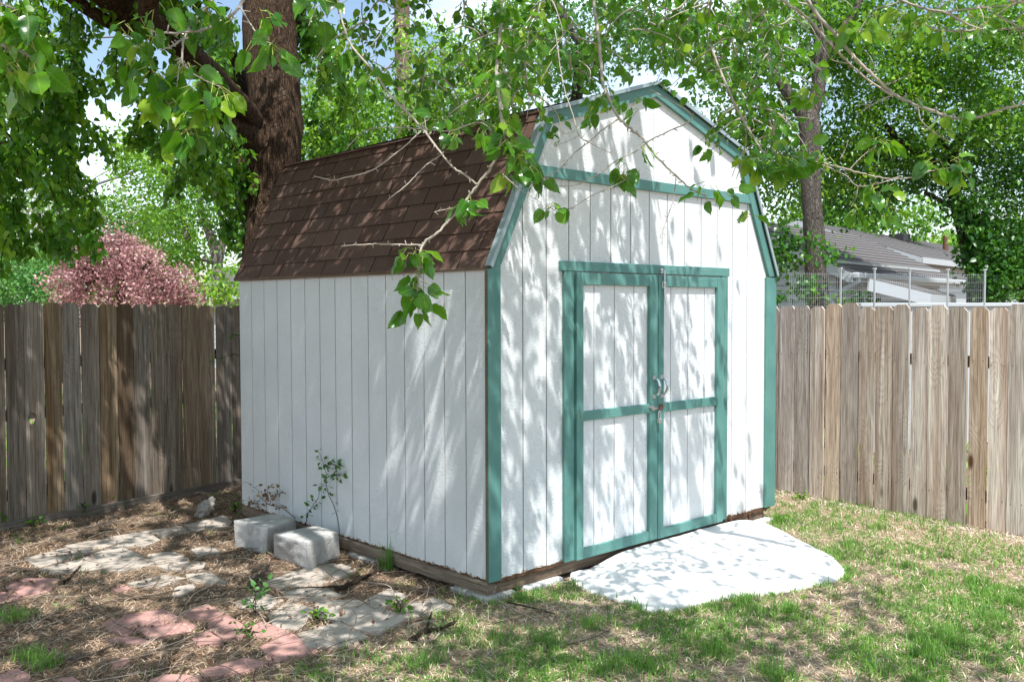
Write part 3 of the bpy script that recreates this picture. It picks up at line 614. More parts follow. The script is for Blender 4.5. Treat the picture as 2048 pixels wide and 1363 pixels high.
# ================================================================== concrete blocks
def block(bot, top, zt, label):
    B = [G(x, y, -.115)[:2] for x, y in bot]; T = [G(x, y, zt)[:2] for x, y in top]
    B = [np.append(b, -.12) for b in B]; T = [np.append(t, zt) for t in T]
    # subdivide with noise for a split face
    n = 14; V = []; F = []
    def face(P00, P10, P11, P01, amp, sd):
        b = len(V); nn = np.cross(np.array(P10)-P00, np.array(P01)-P00); nn /= np.linalg.norm(nn)
        for j in range(n+1):
            for i in range(n+1):
                u, v = i/n, j/n; p = (1-u)*(1-v)*P00+u*(1-v)*P10+u*v*P11+(1-u)*v*P01; e = min(u, 1-u, v, 1-v)
                r_ = .010*max(0, 1-e*11)**2; k = amp*(fbm(u*6+sd, v*5+sd, sd)-.5)*min(1, e*8); c = (B[0]+B[2]+T[0]+T[2])/4
                V.append(p+nn*k-(p-c)*r_/.25)
        for j in range(n):
            for i in range(n): F.append((b+j*(n+1)+i, b+j*(n+1)+i+1, b+(j+1)*(n+1)+i+1, b+(j+1)*(n+1)+i))
    face(B[0], B[1], T[1], T[0], .022, 3); face(B[1], B[2], T[2], T[1], .004, 5); face(B[2], B[3], T[3], T[2], .006, 7); face(B[3], B[0], T[0], T[3], .008, 9); face(T[0], T[1], T[2], T[3], .005, 11); face(B[3], B[2], B[1], B[0], 0, 1)
    o = npmesh('concrete_block', np.array(V), np.array(F), BLK, smooth=True, loc=(B[0]+B[2])/2); tag(o, label, 'block', 'loose concrete wall blocks by the shed'); return o
zt = .075
block([(545, 1113), (619, 1141), (683, 1115), (640, 1092)], [(545, 1066), (614, 1084), (679, 1063), (633, 1048)], zt, 'grey concrete wall block in front, with pale drip streaks, beside the shed wall')
block([(468, 1094), (532, 1108), (597, 1080), (548, 1062)], [(465, 1039), (536, 1056), (593, 1035), (544, 1025)], zt, 'rough grey concrete wall block behind the streaked one, nearer the fence')
# pale crumpled stone
c = G(409, 1032); n1, n2 = 44, 32; V = []
for j in range(n2+1):
    for i in range(n1):
        th = 2*math.pi*i/n1; ph = math.pi*j/n2; d = np.array([math.sin(ph)*math.cos(th), math.sin(ph)*math.sin(th), math.cos(ph)])
        r = .090*(1+.9*(fbm(d[0]*2.2+4+d[2]*1.4, d[1]*2.2+d[2]*2.6, 6)-.5)+.09*math.sin(d[2]*14+d[0]*6+d[1]*3)); a = d[0]*.8+d[1]*.6
        V.append(c+np.array([d[0]*r*.75+.045*d[2], d[1]*r*.8-.03*d[2], .055+d[2]*r*1.05]))
F = [(j*n1+i, j*n1+(i+1) % n1, (j+1)*n1+(i+1) % n1, (j+1)*n1+i) for j in range(n2) for i in range(n1)]
tag(npmesh('stone', V, F, m_concrete('pale_layered_stone', (.42, .38, .34), .35, 1.2), smooth=True, loc=c), 'pale layered lumpy stone lying on twigs in front of the wooden fence', 'stone')
# ================================================================== fences
def picket(mb, wd, h, z0, lean=0., hole=None, th=.016, dog=.030):
    a = dog*random.uniform(.8, 1.15); b = dog*random.uniform(.8, 1.15); n = 5
    L_ = [(-wd/2, z0)]+[(-wd/2+random.uniform(-.0015, .0015), z0+(h-a-z0)*i/n) for i in range(1, n)]+[(-wd/2, h-a), (-wd/2+b, h), (wd/2-a, h), (wd/2, h-b)]+[(wd/2+random.uniform(-.0015, .0015), z0+(h-b-z0)*i/n) for i in range(n-1, 0, -1)]+[(wd/2, z0)]
    loops = [L_]
    if hole: hx, hz, hr = hole; loops.append([(hx+1.3*hr*(1+.25*math.sin(3*t))*math.cos(t), hz+hr*1.8*math.sin(t)) for t in [2*math.pi*i/12 for i in range(12)]])
    mb.prism(loops, lambda u, v, k: (u+lean*v, -th if k else 0, v))
def fence(name, A, B, cuts, tops, pmat, label, cat, plabel, zfoot, nailz, u_lo, u_hi, railside, kick, hole_at=None, tight=.008):
    A = np.array(A); B = np.array(B); u = (B-A)/np.linalg.norm(B-A); ang = math.atan2(u[1], u[0]); fe = empty(name, (A[0], A[1], GZ), label, cat)
    fe.rotation_euler = (0, 0, ang)
    cs = list(cuts); tp = list(tops); avg = .149 if zfoot < -.1 and kick else .158
    while cs[0] > u_lo: cs.insert(0, cs[0]-random.uniform(avg-.008, avg+.008)); tp.insert(0, np.mean(tops)+random.uniform(-.015, .015))
    while cs[-1] < u_hi: cs.append(cs[-1]+random.uniform(avg-.008, avg+.008)); tp.append(np.mean(tops)+random.uniform(-.015, .015))
    for i in range(len(cs)-1):
        w_ = cs[i+1]-cs[i]; g = tight+random.uniform(0, .009); mb = MB(); h = tp[min(i, len(tp)-1)]-GZ
        hole = (-.01, .86, .030) if hole_at is not None and i == hole_at+0 and False else None
        if hole_at is not None and cs[i] <= hole_at < cs[i+1]: hole = (hole_at-(cs[i]+cs[i+1])/2, hole_z, .026)
        picket(mb, w_-g, h, zfoot-GZ, random.uniform(-.0050, .0050), hole)
        mb.cm = 1
        for z in nailz:
            for dx in (-.3, .3):
                x = dx*w_+random.uniform(-.01, .01); zz = z+random.uniform(-.02, .02); mb.tube([(x, -.0155, zz), (x, -.0175, zz)], .0042, 6)
        me_o = mb.build('picket', [pmat, RUST], None); me_o.parent = fe; me_o.location = ((cs[i]+cs[i+1])/2, random.uniform(-.010, -.001), 0)
        me_o.rotation_euler = (0, 0, random.uniform(-.05, .05))
    for z in nailz:
        mb = MB(); mb.box((cs[0], .002, z-.045), (cs[-1], .040, z+.045)); o = mb.build('rail', RAIL, None); o.parent = fe
    k = cs[0]+.4
    while k < cs[-1]:
        mb = MB(); mb.box((k, .041, 0), (k+.09, .13, 1.62)); o = mb.build('post', RAIL, None); o.parent = fe; k += 2.4
    if kick:
        mb = MB(); n = 40; a_, b_ = cs[0], cs[-1]
        mb.box((a_, -.052, .0), (b_, -.020, .075)); o = mb.build('kickboard', RAIL, None, bevel=.004); o.parent = fe
    return fe
hole_z = 1.62-(820-613.6)/FPX*8.05-GZ
lc = [.053, .205, .369, .523, .682, .841, 1.006, 1.162, 1.324, 1.49, 1.657, 1.839, 2.017, 2.201, 2.352]
lt = [1.652, 1.668, 1.664, 1.662, 1.655, 1.652, 1.655, 1.652, 1.653, 1.652, 1.645, 1.640, 1.638, 1.640]
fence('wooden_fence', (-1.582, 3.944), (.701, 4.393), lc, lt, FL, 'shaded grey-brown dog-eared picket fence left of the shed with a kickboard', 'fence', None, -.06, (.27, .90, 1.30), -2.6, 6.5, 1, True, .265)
rc = [-.022, .071, .252, .422, .582, .752, .926, 1.081, 1.256, 1.411, 1.562, 1.733, 1.9, 2.056, 2.206]
rt_ = [1.615, 1.621, 1.624, 1.615, 1.640, 1.648, 1.609, 1.614, 1.629, 1.604, 1.624, 1.606, 1.606, 1.604]
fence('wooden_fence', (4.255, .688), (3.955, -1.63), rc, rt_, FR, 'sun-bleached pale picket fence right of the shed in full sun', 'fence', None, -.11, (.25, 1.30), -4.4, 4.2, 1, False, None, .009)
# ================================================================== ground cover
def inpoly(P, poly):
    x, y = P[:, 0], P[:, 1]; ins = np.zeros(len(P), bool); n = len(poly)
    for i in range(n):
        x0, y0 = poly[i]; x1, y1 = poly[(i+1) % n]
        c = ((y0 > y) != (y1 > y)) & (x < (x1-x0)*(y-y0)/(y1-y0+1e-12)+x0); ins ^= c
    return ins
def shedmask(P, m=.0): return (P[:, 0] > -m) & (P[:, 0] < 3.1+m) & (P[:, 1] > -m) & (P[:, 1] < 3.1+m)
def pavemask(P):
    k = np.zeros(len(P), bool)
    for q in PAV:
        c = q.mean(0); k |= inpoly(P, c+(q-c)*.96)
    return k
def inview(P, pad=520):
    px, py, d = proj(P); return (d > .5) & (px > -pad) & (px < 2048+pad) & (py < 1363+pad*.7)
def scatter(n, x0, x1, y0, y1): return np.column_stack([rng.uniform(x0, x1, n), rng.uniform(y0, y1, n)])
def lift(P): return np.column_stack([P, groundz(P[:, 0], P[:, 1])])
def yard(P): return ~beyond(P[:, 0], P[:, 1]+.0)
def blades(name, P, hgt, wid, lean, mat, tint, curl=.5):
    """grass blades: 2 segments, 5 vertices"""
    n = len(P); a = rng.uniform(0, 2*math.pi, n); D = np.column_stack([np.cos(a), np.sin(a), np.zeros(n)]); X = np.column_stack([-np.sin(a), np.cos(a), np.zeros(n)])
    h = hgt[:, None]; l = lean[:, None]; Z = np.array([[0, 0, 1.]]); w_ = wid[:, None]
    m = P+D*h*np.sin(l)*.45+Z*h*np.cos(l)*.55; l2 = np.minimum(l*(1+curl)+curl*.5, 1.75); t = m+D*h*np.sin(l2)*.5+Z*h*np.cos(l2)*.5
    V = np.stack([P-X*w_, P+X*w_, m-X*w_*.8, m+X*w_*.8, t], 1).reshape(-1, 3)
    F = (np.array([(0, 1, 3), (0, 3, 2), (2, 3, 4)])[None]+(np.arange(n)*5)[:, None, None]).reshape(-1, 3)
    return tag(npmesh(name, V, F, mat, tint=np.repeat(tint, 5)), kind='stuff')
# green lawn tufts
P = scatter(105000, -3.2, 4.3, -4, 4.2); x, y = P[:, 0], P[:, 1]
dn = lawnness(x, y)*(.12+.9*sm(.38, .60, fbm(x*2.3, y*2.3, 21))); dn *= np.interp(x, [2.3, 3.1], [1, .4])*np.where(y > -.0, .55, 1)
dn *= np.where((y > -.9) & (x < 1.0), .65, 1); dn += (1-lawnness(x, y))*.035*sm(.5, .7, fbm(x*3, y*3, 5))
ok = (rng.uniform(size=len(P)) < dn) & yard(P) & ~shedmask(P, .04) & ~inpoly(P, PADPOLY) & ~pavemask(P); P = P[ok]; P = P[inview(lift(P), 520)]
nt_ = rng.integers(4, 11, len(P)); Q = np.repeat(P, nt_, 0)+rng.normal(size=(nt_.sum(), 2))*.016; hh = np.repeat(rng.uniform(.022, .062, len(P))*(1+.7*(rng.uniform(size=len(P)) < .10)), nt_)
tn = np.repeat(rng.normal(.45, .16, len(P)), nt_); n = len(Q)
print('grass blades', n)
blades('grass', lift(Q), hh*rng.uniform(.5, 1.15, n), rng.uniform(.0014, .0030, n), np.abs(rng.normal(.55, .38, n)), GRASS, np.clip(tn+rng.normal(0, .18, n), 0, 1))
# big coarse clumps of the lawn
cl = [G(*q)[:2] for q in [(1880, 1295), (1850, 1310), (1905, 1285), (1580, 1225), (1640, 1150), (1610, 1165), (1755, 1060), (1560, 1045), (1430, 1310), (1300, 1345), (1260, 1330), (1100, 1290), (1180, 1255), (1990, 1240), (2020, 1210), (1700, 1090), (1480, 1205), (1360, 1195), (1050, 1200), (60, 1320), (90, 1335), (30, 1240), (1545, 1350), (1750, 1345), (840, 1330), (1210, 1345), (1960, 1170)]]
Q = np.vstack([np.array(c)+rng.normal(size=(130, 2))*.045 for c in cl]); Q = Q[~inpoly(Q, PADPOLY)]; n = len(Q)
blades('grass_clumps', lift(Q), rng.uniform(.05, .12, n), rng.uniform(.0013, .0028, n), np.abs(rng.normal(.5, .3, n)), GRASS, np.clip(rng.normal(.42, .2, n), 0, 1))
# creeping grass round the concrete slab
k_ = rng.integers(0, len(PADPOLY), 420); Q = cen+(PADPOLY[k_]-cen)*rng.uniform(1.0, 1.06, 420)[:, None]; Q = Q[(Q[:, 1] < -.12) & (fbm(Q[:, 0]*4, Q[:, 1]*4, 61) > .42)]; Q = np.repeat(Q, 5, 0)+rng.normal(size=(len(Q)*5, 2))*.012; n = len(Q)
blades('slab_edge_grass', lift(Q), rng.uniform(.025, .07, n), rng.uniform(.0014, .0028, n), np.abs(rng.normal(.6, .4, n)), GRASS, np.clip(rng.normal(.45, .2, n), 0, 1))
# straw
P = scatter(260000, -3.2, 4.3, -4, 4.2); x, y = P[:, 0], P[:, 1]; lw = lawnness(x, y)
dn = lw*(.45+.5*fbm(x*3, y*3, 31))+(1-lw)*.30*sm(.42, .6, fbm(x*2, y*2, 33))
ok = (rng.uniform(size=len(P)) < dn) & yard(P) & ~shedmask(P, .01) & ~inpoly(P, cen+(PADPOLY-cen)*.985) & (~pavemask(P) | (rng.uniform(size=len(P)) < .02)); P = P[ok]; P = P[inview(lift(P))]; n = len(P)
print('straw', n); T3 = lift(P); T3[:, 2] += rng.uniform(0, .012, n)
blades('straw', T3, rng.uniform(.025, .075, n), rng.uniform(.0010, .0023, n), rng.uniform(1.1, 1.55, n), STRAW, np.clip(rng.normal(.55, .27, n), 0, 1), .15)
# dark litter: needles, twigs, leaf scraps on the shaded side
P = scatter(230000, -3.4, 1.6, -.9, 4.4); x, y = P[:, 0], P[:, 1]; lw = lawnness(x, y)
dn = (1-lw)*(.30+.7*sm(.35, .6, fbm(x*2.2, y*2.2, 41)))+lw*.05; pm = pavemask(P)
ok = (rng.uniform(size=len(P)) < dn*np.where(pm, .22*sm(.52, .72, fbm(x*4, y*4, 44)), 1)) & yard(P) & ~shedmask(P, .01); P = P[ok]; P = P[inview(lift(P))]; n = len(P)
print('litter', n); T3 = lift(P); T3[:, 2] += rng.uniform(0, .016, n)+.018*pavemask(P)
blades('leaf_litter', T3, rng.uniform(.015, .075, n), rng.uniform(.0009, .0024, n), rng.uniform(1.15, 1.6, n), LITT, np.clip(rng.normal(.48, .28, n), 0, 1), .1)
# thin twigs lying about, one mass
mb = MB(); c0 = 0
for i in range(1900):
    p = np.array([random.uniform(-3.2, 1.4), random.uniform(-1.2, 4.3)])
    if lawnness(p[0], p[1]) > random.uniform(.2, 1.6) or beyond(p[0], p[1]) or (-.05 < p[0] < 3.2 and -.05 < p[1] < 3.1) or inpoly(p[None], cen+(PADPOLY-cen)*1.15)[0]: continue
    if pavemask(p[None])[0] and random.random() < .55: continue
    a = random.gauss(.35, .7); l = random.uniform(.06, .38)*(1 if random.random() < .8 else 1.8); d = np.array([math.cos(a), math.sin(a)]); q = p+d*l; b = np.array([-d[1], d[0]])*random.uniform(-.15, .15)*l
    z = GZ+.012+.012*random.random()+(.014 if pavemask(p[None])[0] else 0); mb.ct = random.random(); r = random.uniform(.0012, .0032)
    mb.tube(curve([(*p, z), (*(p+(q-p)*.5+b), z+random.uniform(0, .02)), (*q, z+random.uniform(-.004, .015))], 6), np.linspace(r, r*.5, 6), 5, False)
tag(mb.build('fallen_twigs', m_straw('twig_litter', [(0, (.06, .04, .028)), (.5, (.20, .14, .10)), (1, (.50, .42, .34))]), None), kind='stuff')
# scattered dead leaves
P = scatter(5200, -3.2, 3.6, -2.2, 4.3); x, y = P[:, 0], P[:, 1]; ok = yard(P) & ~shedmask(P, .02) & (rng.uniform(size=len(P)) < (1-lawnness(x, y))*.55+.035) & ~inpoly(P, PADPOLY); P = P[ok]; n = len(P); T3 = lift(P); T3[:, 2] += .014+.01*pavemask(P)
D = norm(np.column_stack([rng.normal(size=(n, 2)), rng.normal(size=n)*.25]))
o = leaves('dead_leaves', T3, D, rng.uniform(.015, .042, n), 'far', m_leaf('brown_litter_leaf', [(0, (.07, .035, .02)), (.5, (.20, .11, .06)), (.85, (.42, .30, .20)), (1, (.10, .17, .03))], .1, .8, .2, (.4, .25, .1)), None, flat=.75); tag(o, kind='stuff')
# pale gravel along the sunny fence
P = scatter(9000, 3.3, 4.3, -2.6, 1.2); dd = 4.25-.13*(.69-P[:, 1])-P[:, 0]; ok = (dd > .0) & (rng.uniform(size=len(P)) < np.exp(-((dd-.10)/.10)**2)); P = P[ok]; n = len(P)
s = rng.uniform(.004, .011, n)[:, None, None]; oc = np.array([(1, 0, 0), (0, 1, 0), (-1, 0, 0), (0, -1, 0), (0, 0, .8), (0, 0, -.8)], float)
V = lift(P)[:, None, :]+oc[None]*s*rng.uniform(.6, 1.3, (n, 6, 1))+np.array([0, 0, .004]); FO = np.array([(0, 1, 4), (1, 2, 4), (2, 3, 4), (3, 0, 4), (1, 0, 5), (2, 1, 5), (3, 2, 5), (0, 3, 5)])
o = npmesh('gravel', V.reshape(-1, 3), (FO[None]+(np.arange(n)*6)[:, None, None]).reshape(-1, 3), m_straw('pale_gravel', [(0, (.30, .22, .17)), (.6, (.58, .50, .43)), (1, (.75, .70, .65))]), tint=np.repeat(rng.uniform(size=n), 6)); tag(o, kind='stuff')
# grass of the neighbouring gardens
P = scatter(16000, -6, 12, 4.3, 16); P2 = scatter(9000, 4.2, 13, -6, 6); P = np.vstack([P, P2]); P = P[beyond(P[:, 0], P[:, 1])]; P = P[inview(lift(P))]; n = len(P)
blades('neighbour_grass', lift(P), rng.uniform(.08, .2, n), rng.uniform(.006, .014, n), np.abs(rng.normal(.5, .3, n)), GRASS, np.clip(rng.normal(.6, .2, n), 0, 1))
# ================================================================== fallen sticks
def stick(pts, r, mat, label, forks=()):
    P3 = [np.append(G(x, y)[:2], GZ+r*.8+h) for x, y, h in pts]; mb = MB(); C = curve(P3, 20); C += rng.normal(size=C.shape)*r*.15
    mb.tube(C, np.interp(np.linspace(0, 1, 20), [0, .3, 1], [r, r*.95, r*.5])*rng.uniform(.88, 1.1, 20), 9)
    for f in forks:
        F3 = [np.append(G(x, y)[:2], GZ+r*.5+h) for x, y, h in f]; mb.tube(curve(F3, 10), np.linspace(r*.5, r*.2, 10), 6)
    tag(mb.build('fallen_branch', mat, None, smooth=True, loc=P3[0]), label, 'stick', 'fallen sticks on the yard')
ST = m_bark('stick_bark', (.04, .028, .02), (.17, .125, .09), (.25, .20, .15), (60, 60, 60)); SP = m_bark('pale_stick_bark', (.12, .09, .07), (.38, .32, .26), (.5, .43, .36), (60, 60, 60))
stick([(819, 1288, 0), (850, 1270, .01), (880, 1266, .01), (910, 1254, .02)], .017, ST, 'thick dark stick lying in the lawn in front of the pavers', [[(850, 1272, 0), (858, 1250, .02), (864, 1236, .03)]])
stick([(672, 1188, .02), (715, 1172, .02), (762, 1150, .03)], .016, ST, 'dark stick near the shed skid at the patio edge', [[(700, 1180, .02), (650, 1182, .02), (590, 1180, .01)]])
stick([(500, 1178, .02), (520, 1160, .02), (538, 1142, .03)], .017, SP, 'stubby broken stick left of the front concrete block')
stick([(126, 1331, .02), (180, 1318, .02), (235, 1298, .02)], .009, SP, 'long pale stick in the straw at the lower left')
stick([(128, 1168, .0), (145, 1158, .02), (160, 1144, .03)], .011, ST, 'short dark stick on the left pavers')
stick([(215, 1205, .0), (290, 1198, .01), (360, 1184, .01)], .008, SP, 'thin straight pale stick across the patio centre')
stick([(1015, 1212, .02), (1075, 1222, .01), (1110, 1236, .02)], .006, ST, 'thin twig lying in the grass before the shed corner')
# ================================================================== trees
def tree(name, loc, label, cat='tree', group=None): return empty(name, loc, label, cat, group)
def base(px, d, z=GZ):
    p = W(px, 613, d); return np.array([p[0], p[1], z])
def LW(pts): return [W(*p) for p in pts]
def crown(t, blobs, dens, m, spread, size, mat, kind='far', s=.9, flat=.45, name='crown', tintf=None):
    P = blob_points(blobs, dens, m, spread); n = len(P); D = droop(n, s)
    t0 = np.clip(.5+.55*(fbm(P[:, 0]*1.7+P[:, 2]*2.1, P[:, 1]*1.7+P[:, 2], 13)-.5)*2+rng.normal(0, .18, n), 0, 1)
    o = leaves(name, P, D, rng.uniform(.7, 1.25, n)*size, kind, mat, t, t0, flat); return n
tot = 0
# --- the big mulberry
mul = tree('mulberry_tree', base(520, 9.9), 'huge old mulberry with furrowed brown trunk behind the shed, its boughs hanging over the yard')
b0 = base(540, 9.9)
limb('trunk', [b0+np.array([.1, 0, -.1]), W(548, 560, 9.90), W(535, 400, 9.95), W(548, 300, 9.95), W(550, 200, 10.00), W(541, 100, 10.05), W(538, 0, 10.15), W(530, -160, 10.25), W(520, -350, 10.35)], [.38, .33, .25, .29, .275, .285, .28, .27, .22], BARK, mul, 60, 24)
limb('trunk', [base(560, 10.05)-np.array([0, 0, .1]), W(545, 560, 10.10), W(517, 430, 10.20), W(495, 340, 10.25), W(482, 250, 10.30), W(470, 160, 10.35), W(430, 40, 10.15)], [.25, .215, .19, .18, .15, .125, .10], BARK, mul, 40, 16)
limb('limb', [W(560, 120, 10.15), W(590, 60, 10.30), W(602, -20, 10.35), W(612, -180, 10.45)], [.10, .085, .08, .07], BARK, mul, 24, 12)
limb('limb', [W(535, 300, 9.85), W(490, 265, 9.65), W(455, 240, 9.45), W(420, 210, 9.25), W(395, 195, 9.15)], [.15, .13, .115, .10, .08], BARK, mul, 24, 12)
limb('limb', [W(525, 260, 10.0), W(440, 165, 8.8), W(370, 100, 7.9), W(290, 45, 7.5), W(200, -20, 7.1), W(90, -120, 6.4), W(60, -330, 5.4)], [.12, .10, .10, .105, .105, .10, .09], BARK, mul, 44, 16)
limb('limb', [W(300, 60, 7.5), W(240, 52, 7.4), W(190, 28, 7.2), W(120, -20, 7)], [.06, .055, .05, .045], BARK, mul, 20, 10)
limb('limb', [W(380, 95, 7.9), W(345, 60, 7.2), W(300, -20, 6.2), (-1.2, 0.4, 4.9), (-1.5, -1.6, 5.3), (-.8, -3.2, 5.5)], [.08, .075, .07, .07, .06, .04], BARK, mul, 30, 12)
limb('limb', [W(530, -160, 10.2), (1.5, 2.2, 5.8), (.9, .2, 5.3), (1.0, -1.6, 4.6), (1.4, -2.6, 4.2)], [.12, .10, .08, .06, .035], BARK, mul, 40, 12)
limb('limb', [W(520, -300, 10.3), (-.4, 3, 6.2), (-1.2, 1.2, 5.9), (-2.2, -.2, 5.5)], [.11, .09, .07, .05], BARK, mul, 30, 12)
# hanging curtain of leafy branchlets at the left and over the trunk
def strands(regs, per, lf, size, name, mat=None, lm=LMUL):
    """regs: (px0,px1,py_top,py_bottom,d0,d1,n): drooping branchlets set with leaves"""
    mb = MB(); LP = []; LD = []
    for x0, x1, t, b, d0, d1, n in regs:
        for i in range(n):
            x = random.uniform(x0, x1); y0 = random.uniform(t-60, t+(b-t)*.75); ln = random.uniform(.25, .55)*min(1, (b-y0)/160+.25); d = random.uniform(d0, d1)
            p0 = W(x, y0, d); dr = np.array([random.gauss(0, .5), random.gauss(0, .5), 0]); q = [p0]
            for k in range(1, 6): q.append(q[-1]+ln/5*norm(dr*(1-k*.15)+np.array([0, 0, -.35-.22*k])))
            C = curve(q, 12); mb.tube(C, np.linspace(.006, .002, 12), 4, False)
            for k in range(per):
                u = random.random(); c = C[int(u*11)]; LP.append(c+rng.normal(size=3)*.03); a = random.uniform(0, 6.28)
                LD.append([math.cos(a)*.7, math.sin(a)*.7, -.75+random.gauss(0, .3)])
    mb.build('branchlets', mat or DBARK, mul, loc=None)
    n = len(LP); P = np.array(LP); t0 = np.clip(.55+.6*(fbm(P[:, 0]*3+P[:, 2]*3, P[:, 1]*3, 17)-.5)*2+rng.normal(0, .15, n), 0, .95)
    leaves(name, P, np.array(LD), rng.uniform(.7, 1.2, n)*size, lf, lm, mul, t0, .5); return n
tot += strands([(-60, 150, -20, 260, 6.6, 8.4, 58), (-60, 165, 200, 400, 6.8, 8.4, 54), (-60, 185, 330, 530, 7.0, 8.4, 60), (90, 190, 120, 330, 7, 8.4, 18), (150, 420, -60, 70, 6.8, 8.6, 40),
                (210, 450, 60, 200, 7.6, 9, 24), (280, 400, 200, 320, 8.2, 9.6, 30), (400, 480, 190, 300, 9.9, 10.4, 22), (350, 480, 300, 400, 8.6, 10, 30), (610, 720, 90, 340, 9.9, 10.8, 50), (590, 640, -40, 120, 10, 10.4, 9), (440, 500, 380, 500, 9.6, 9.8, 12),
                (330, 470, 60, 150, 8.8, 9.8, 14)], 40, 'mid', .070, 'hanging_foliage', None, LMID)
print('strand leaves', tot)
# --- near boughs of the mulberry
def bough(label, stems, clusters, lsize, nspray=0, tint=(.55, .2)):
    """stems: [(pts with px,py,depth), r0, r1]; clusters: (px,py,depth,n,spread px)"""
    mb = MB(); ends = []
    for pts, r0, r1 in stems:
        C = curve(LW(pts), 10+6*len(pts)); C[1:-1] += rng.normal(size=(len(C)-2, 3))*r0*.16; rad = np.linspace(r0, r1, len(C))*rng.uniform(.9, 1.12, len(C)); mb.tube(C, rad*.8, 7)
        for k in range(2, len(C)-1, 3):              # buds and spurs
            e = C[k]+norm(rng.normal(size=3))*random.uniform(.008, .022); mb.tube([C[k], e], [rad[k]*.6, rad[k]*.45], 5)
        ends.append(C)
    br = mb.build('branch', TWIG, mul, smooth=True); br['label'] = label
    P = []; D = []; pt = MB()
    for px, py, d, n, sp in clusters:
        c = W(px, py, d)
        for i in range(int(n*1.35+.5)):
            a = random.uniform(0, 6.28); dirv = norm(np.array([math.cos(a)*.75, math.sin(a)*.75, -.55+random.gauss(0, .35)])); s0 = c+rng.normal(size=3)*sp*d/FPX*.4
            l = random.uniform(.02, .045); e = s0+dirv*l; pt.tube([s0, e], [.0013, .001], 4, False); P.append(e); D.append(norm(dirv+np.array([0, 0, -.35])))
    for C in ends:
        for i in range(nspray):
            c = C[random.randrange(len(C)//3, len(C))]; k = random.randint(2, 5)
            for j in range(k):
                a = random.uniform(0, 6.28); dirv = norm(np.array([math.cos(a)*.8, math.sin(a)*.8, -.4+random.gauss(0, .35)])); e = c+dirv*random.uniform(.02, .05); pt.tube([c, e], [.0013, .001], 4, False); P.append(e); D.append(norm(dirv+np.array([0, 0, -.35])))
    n = len(P)
    if n:
        leaves('foliage', P, D, rng.uniform(.5, 1.12, n)*lsize*.90, 'near', LNEAR, br, np.clip(rng.normal(tint[0], tint[1], n), 0, 1), .35)
        pt.build('leaf_stalk', m_stalk, br)
    return n
m_stalk = m_plain('leaf_stalk', (.30, .34, .08), .6, .2, 30)
d = 3.5
nn = bough('pale bough drooping across the brown roof down to the side wall', [([(1010, -60, 3.9), (1000, 60, 3.7), (994, 150, 3.6), (1002, 230, 3.55), (1004, 272, d), (990, 322, d), (955, 370, d), (925, 410, d), (880, 460, 3.45), (845, 490, 3.45), (838, 540, 3.4), (836, 590, 3.4), (846, 610, 3.4)], .0088, .0045),
  ([(845, 490, 3.45), (800, 489, 3.4), (750, 488, 3.35), (683, 492, 3.3)], .004, .0028), ([(955, 370, d), (930, 350, 3.5), (905, 333, 3.5), (870, 290, 3.55), (830, 240, 3.6), (780, 190, 3.7), (745, 140, 3.8), (705, 95, 3.9), (688, 55, 3.95), (670, -20, 4)], .0048, .0055),
  ([(925, 412, d), (895, 418, 3.45), (868, 424, 3.4)], .0028, .0018), ([(885, 308, 3.5), (850, 332, 3.4), (815, 368, 3.35), (776, 399, 3.3)], .0026, .0018), ([(842, 262, 3.55), (800, 300, 3.5), (745, 340, 3.45), (690, 355, 3.4), (665, 360, 3.4), (628, 352, 3.4)], .0032, .002),
  ([(1000, 280, d), (960, 245, 3.6), (900, 262, 3.7), (840, 258, 3.8), (740, 258, 3.9), (690, 300, 4)], .0025, .002)],
  [(1000, 20, 3.7, 7, 34), (998, 80, 3.65, 7, 34), (994, 140, 3.6, 6, 30), (1000, 200, 3.55, 6, 26), (840, 500, 3.4, 6, 16), (820, 505, 3.4, 4, 12), (942, 398, 3.45, 6, 12), (925, 405, 3.45, 3, 8), (822, 600, 3.35, 6, 18), (846, 600, 3.35, 5, 14), (838, 570, 3.38, 5, 14), (835, 545, 3.4, 3, 8), (1010, 280, 3.45, 12, 26), (1040, 300, 3.4, 9, 24), (1000, 250, 3.5, 10, 26), (1060, 330, 3.4, 4, 14), (1018, 338, 3.45, 4, 12), (910, 270, 3.5, 3, 10), (880, 232, 3.6, 3, 8), (960, 262, 3.5, 4, 12), (735, 150, 3.8, 4, 20), (670, 110, 3.9, 8, 24), (690, 80, 3.9, 5, 16)], .088)
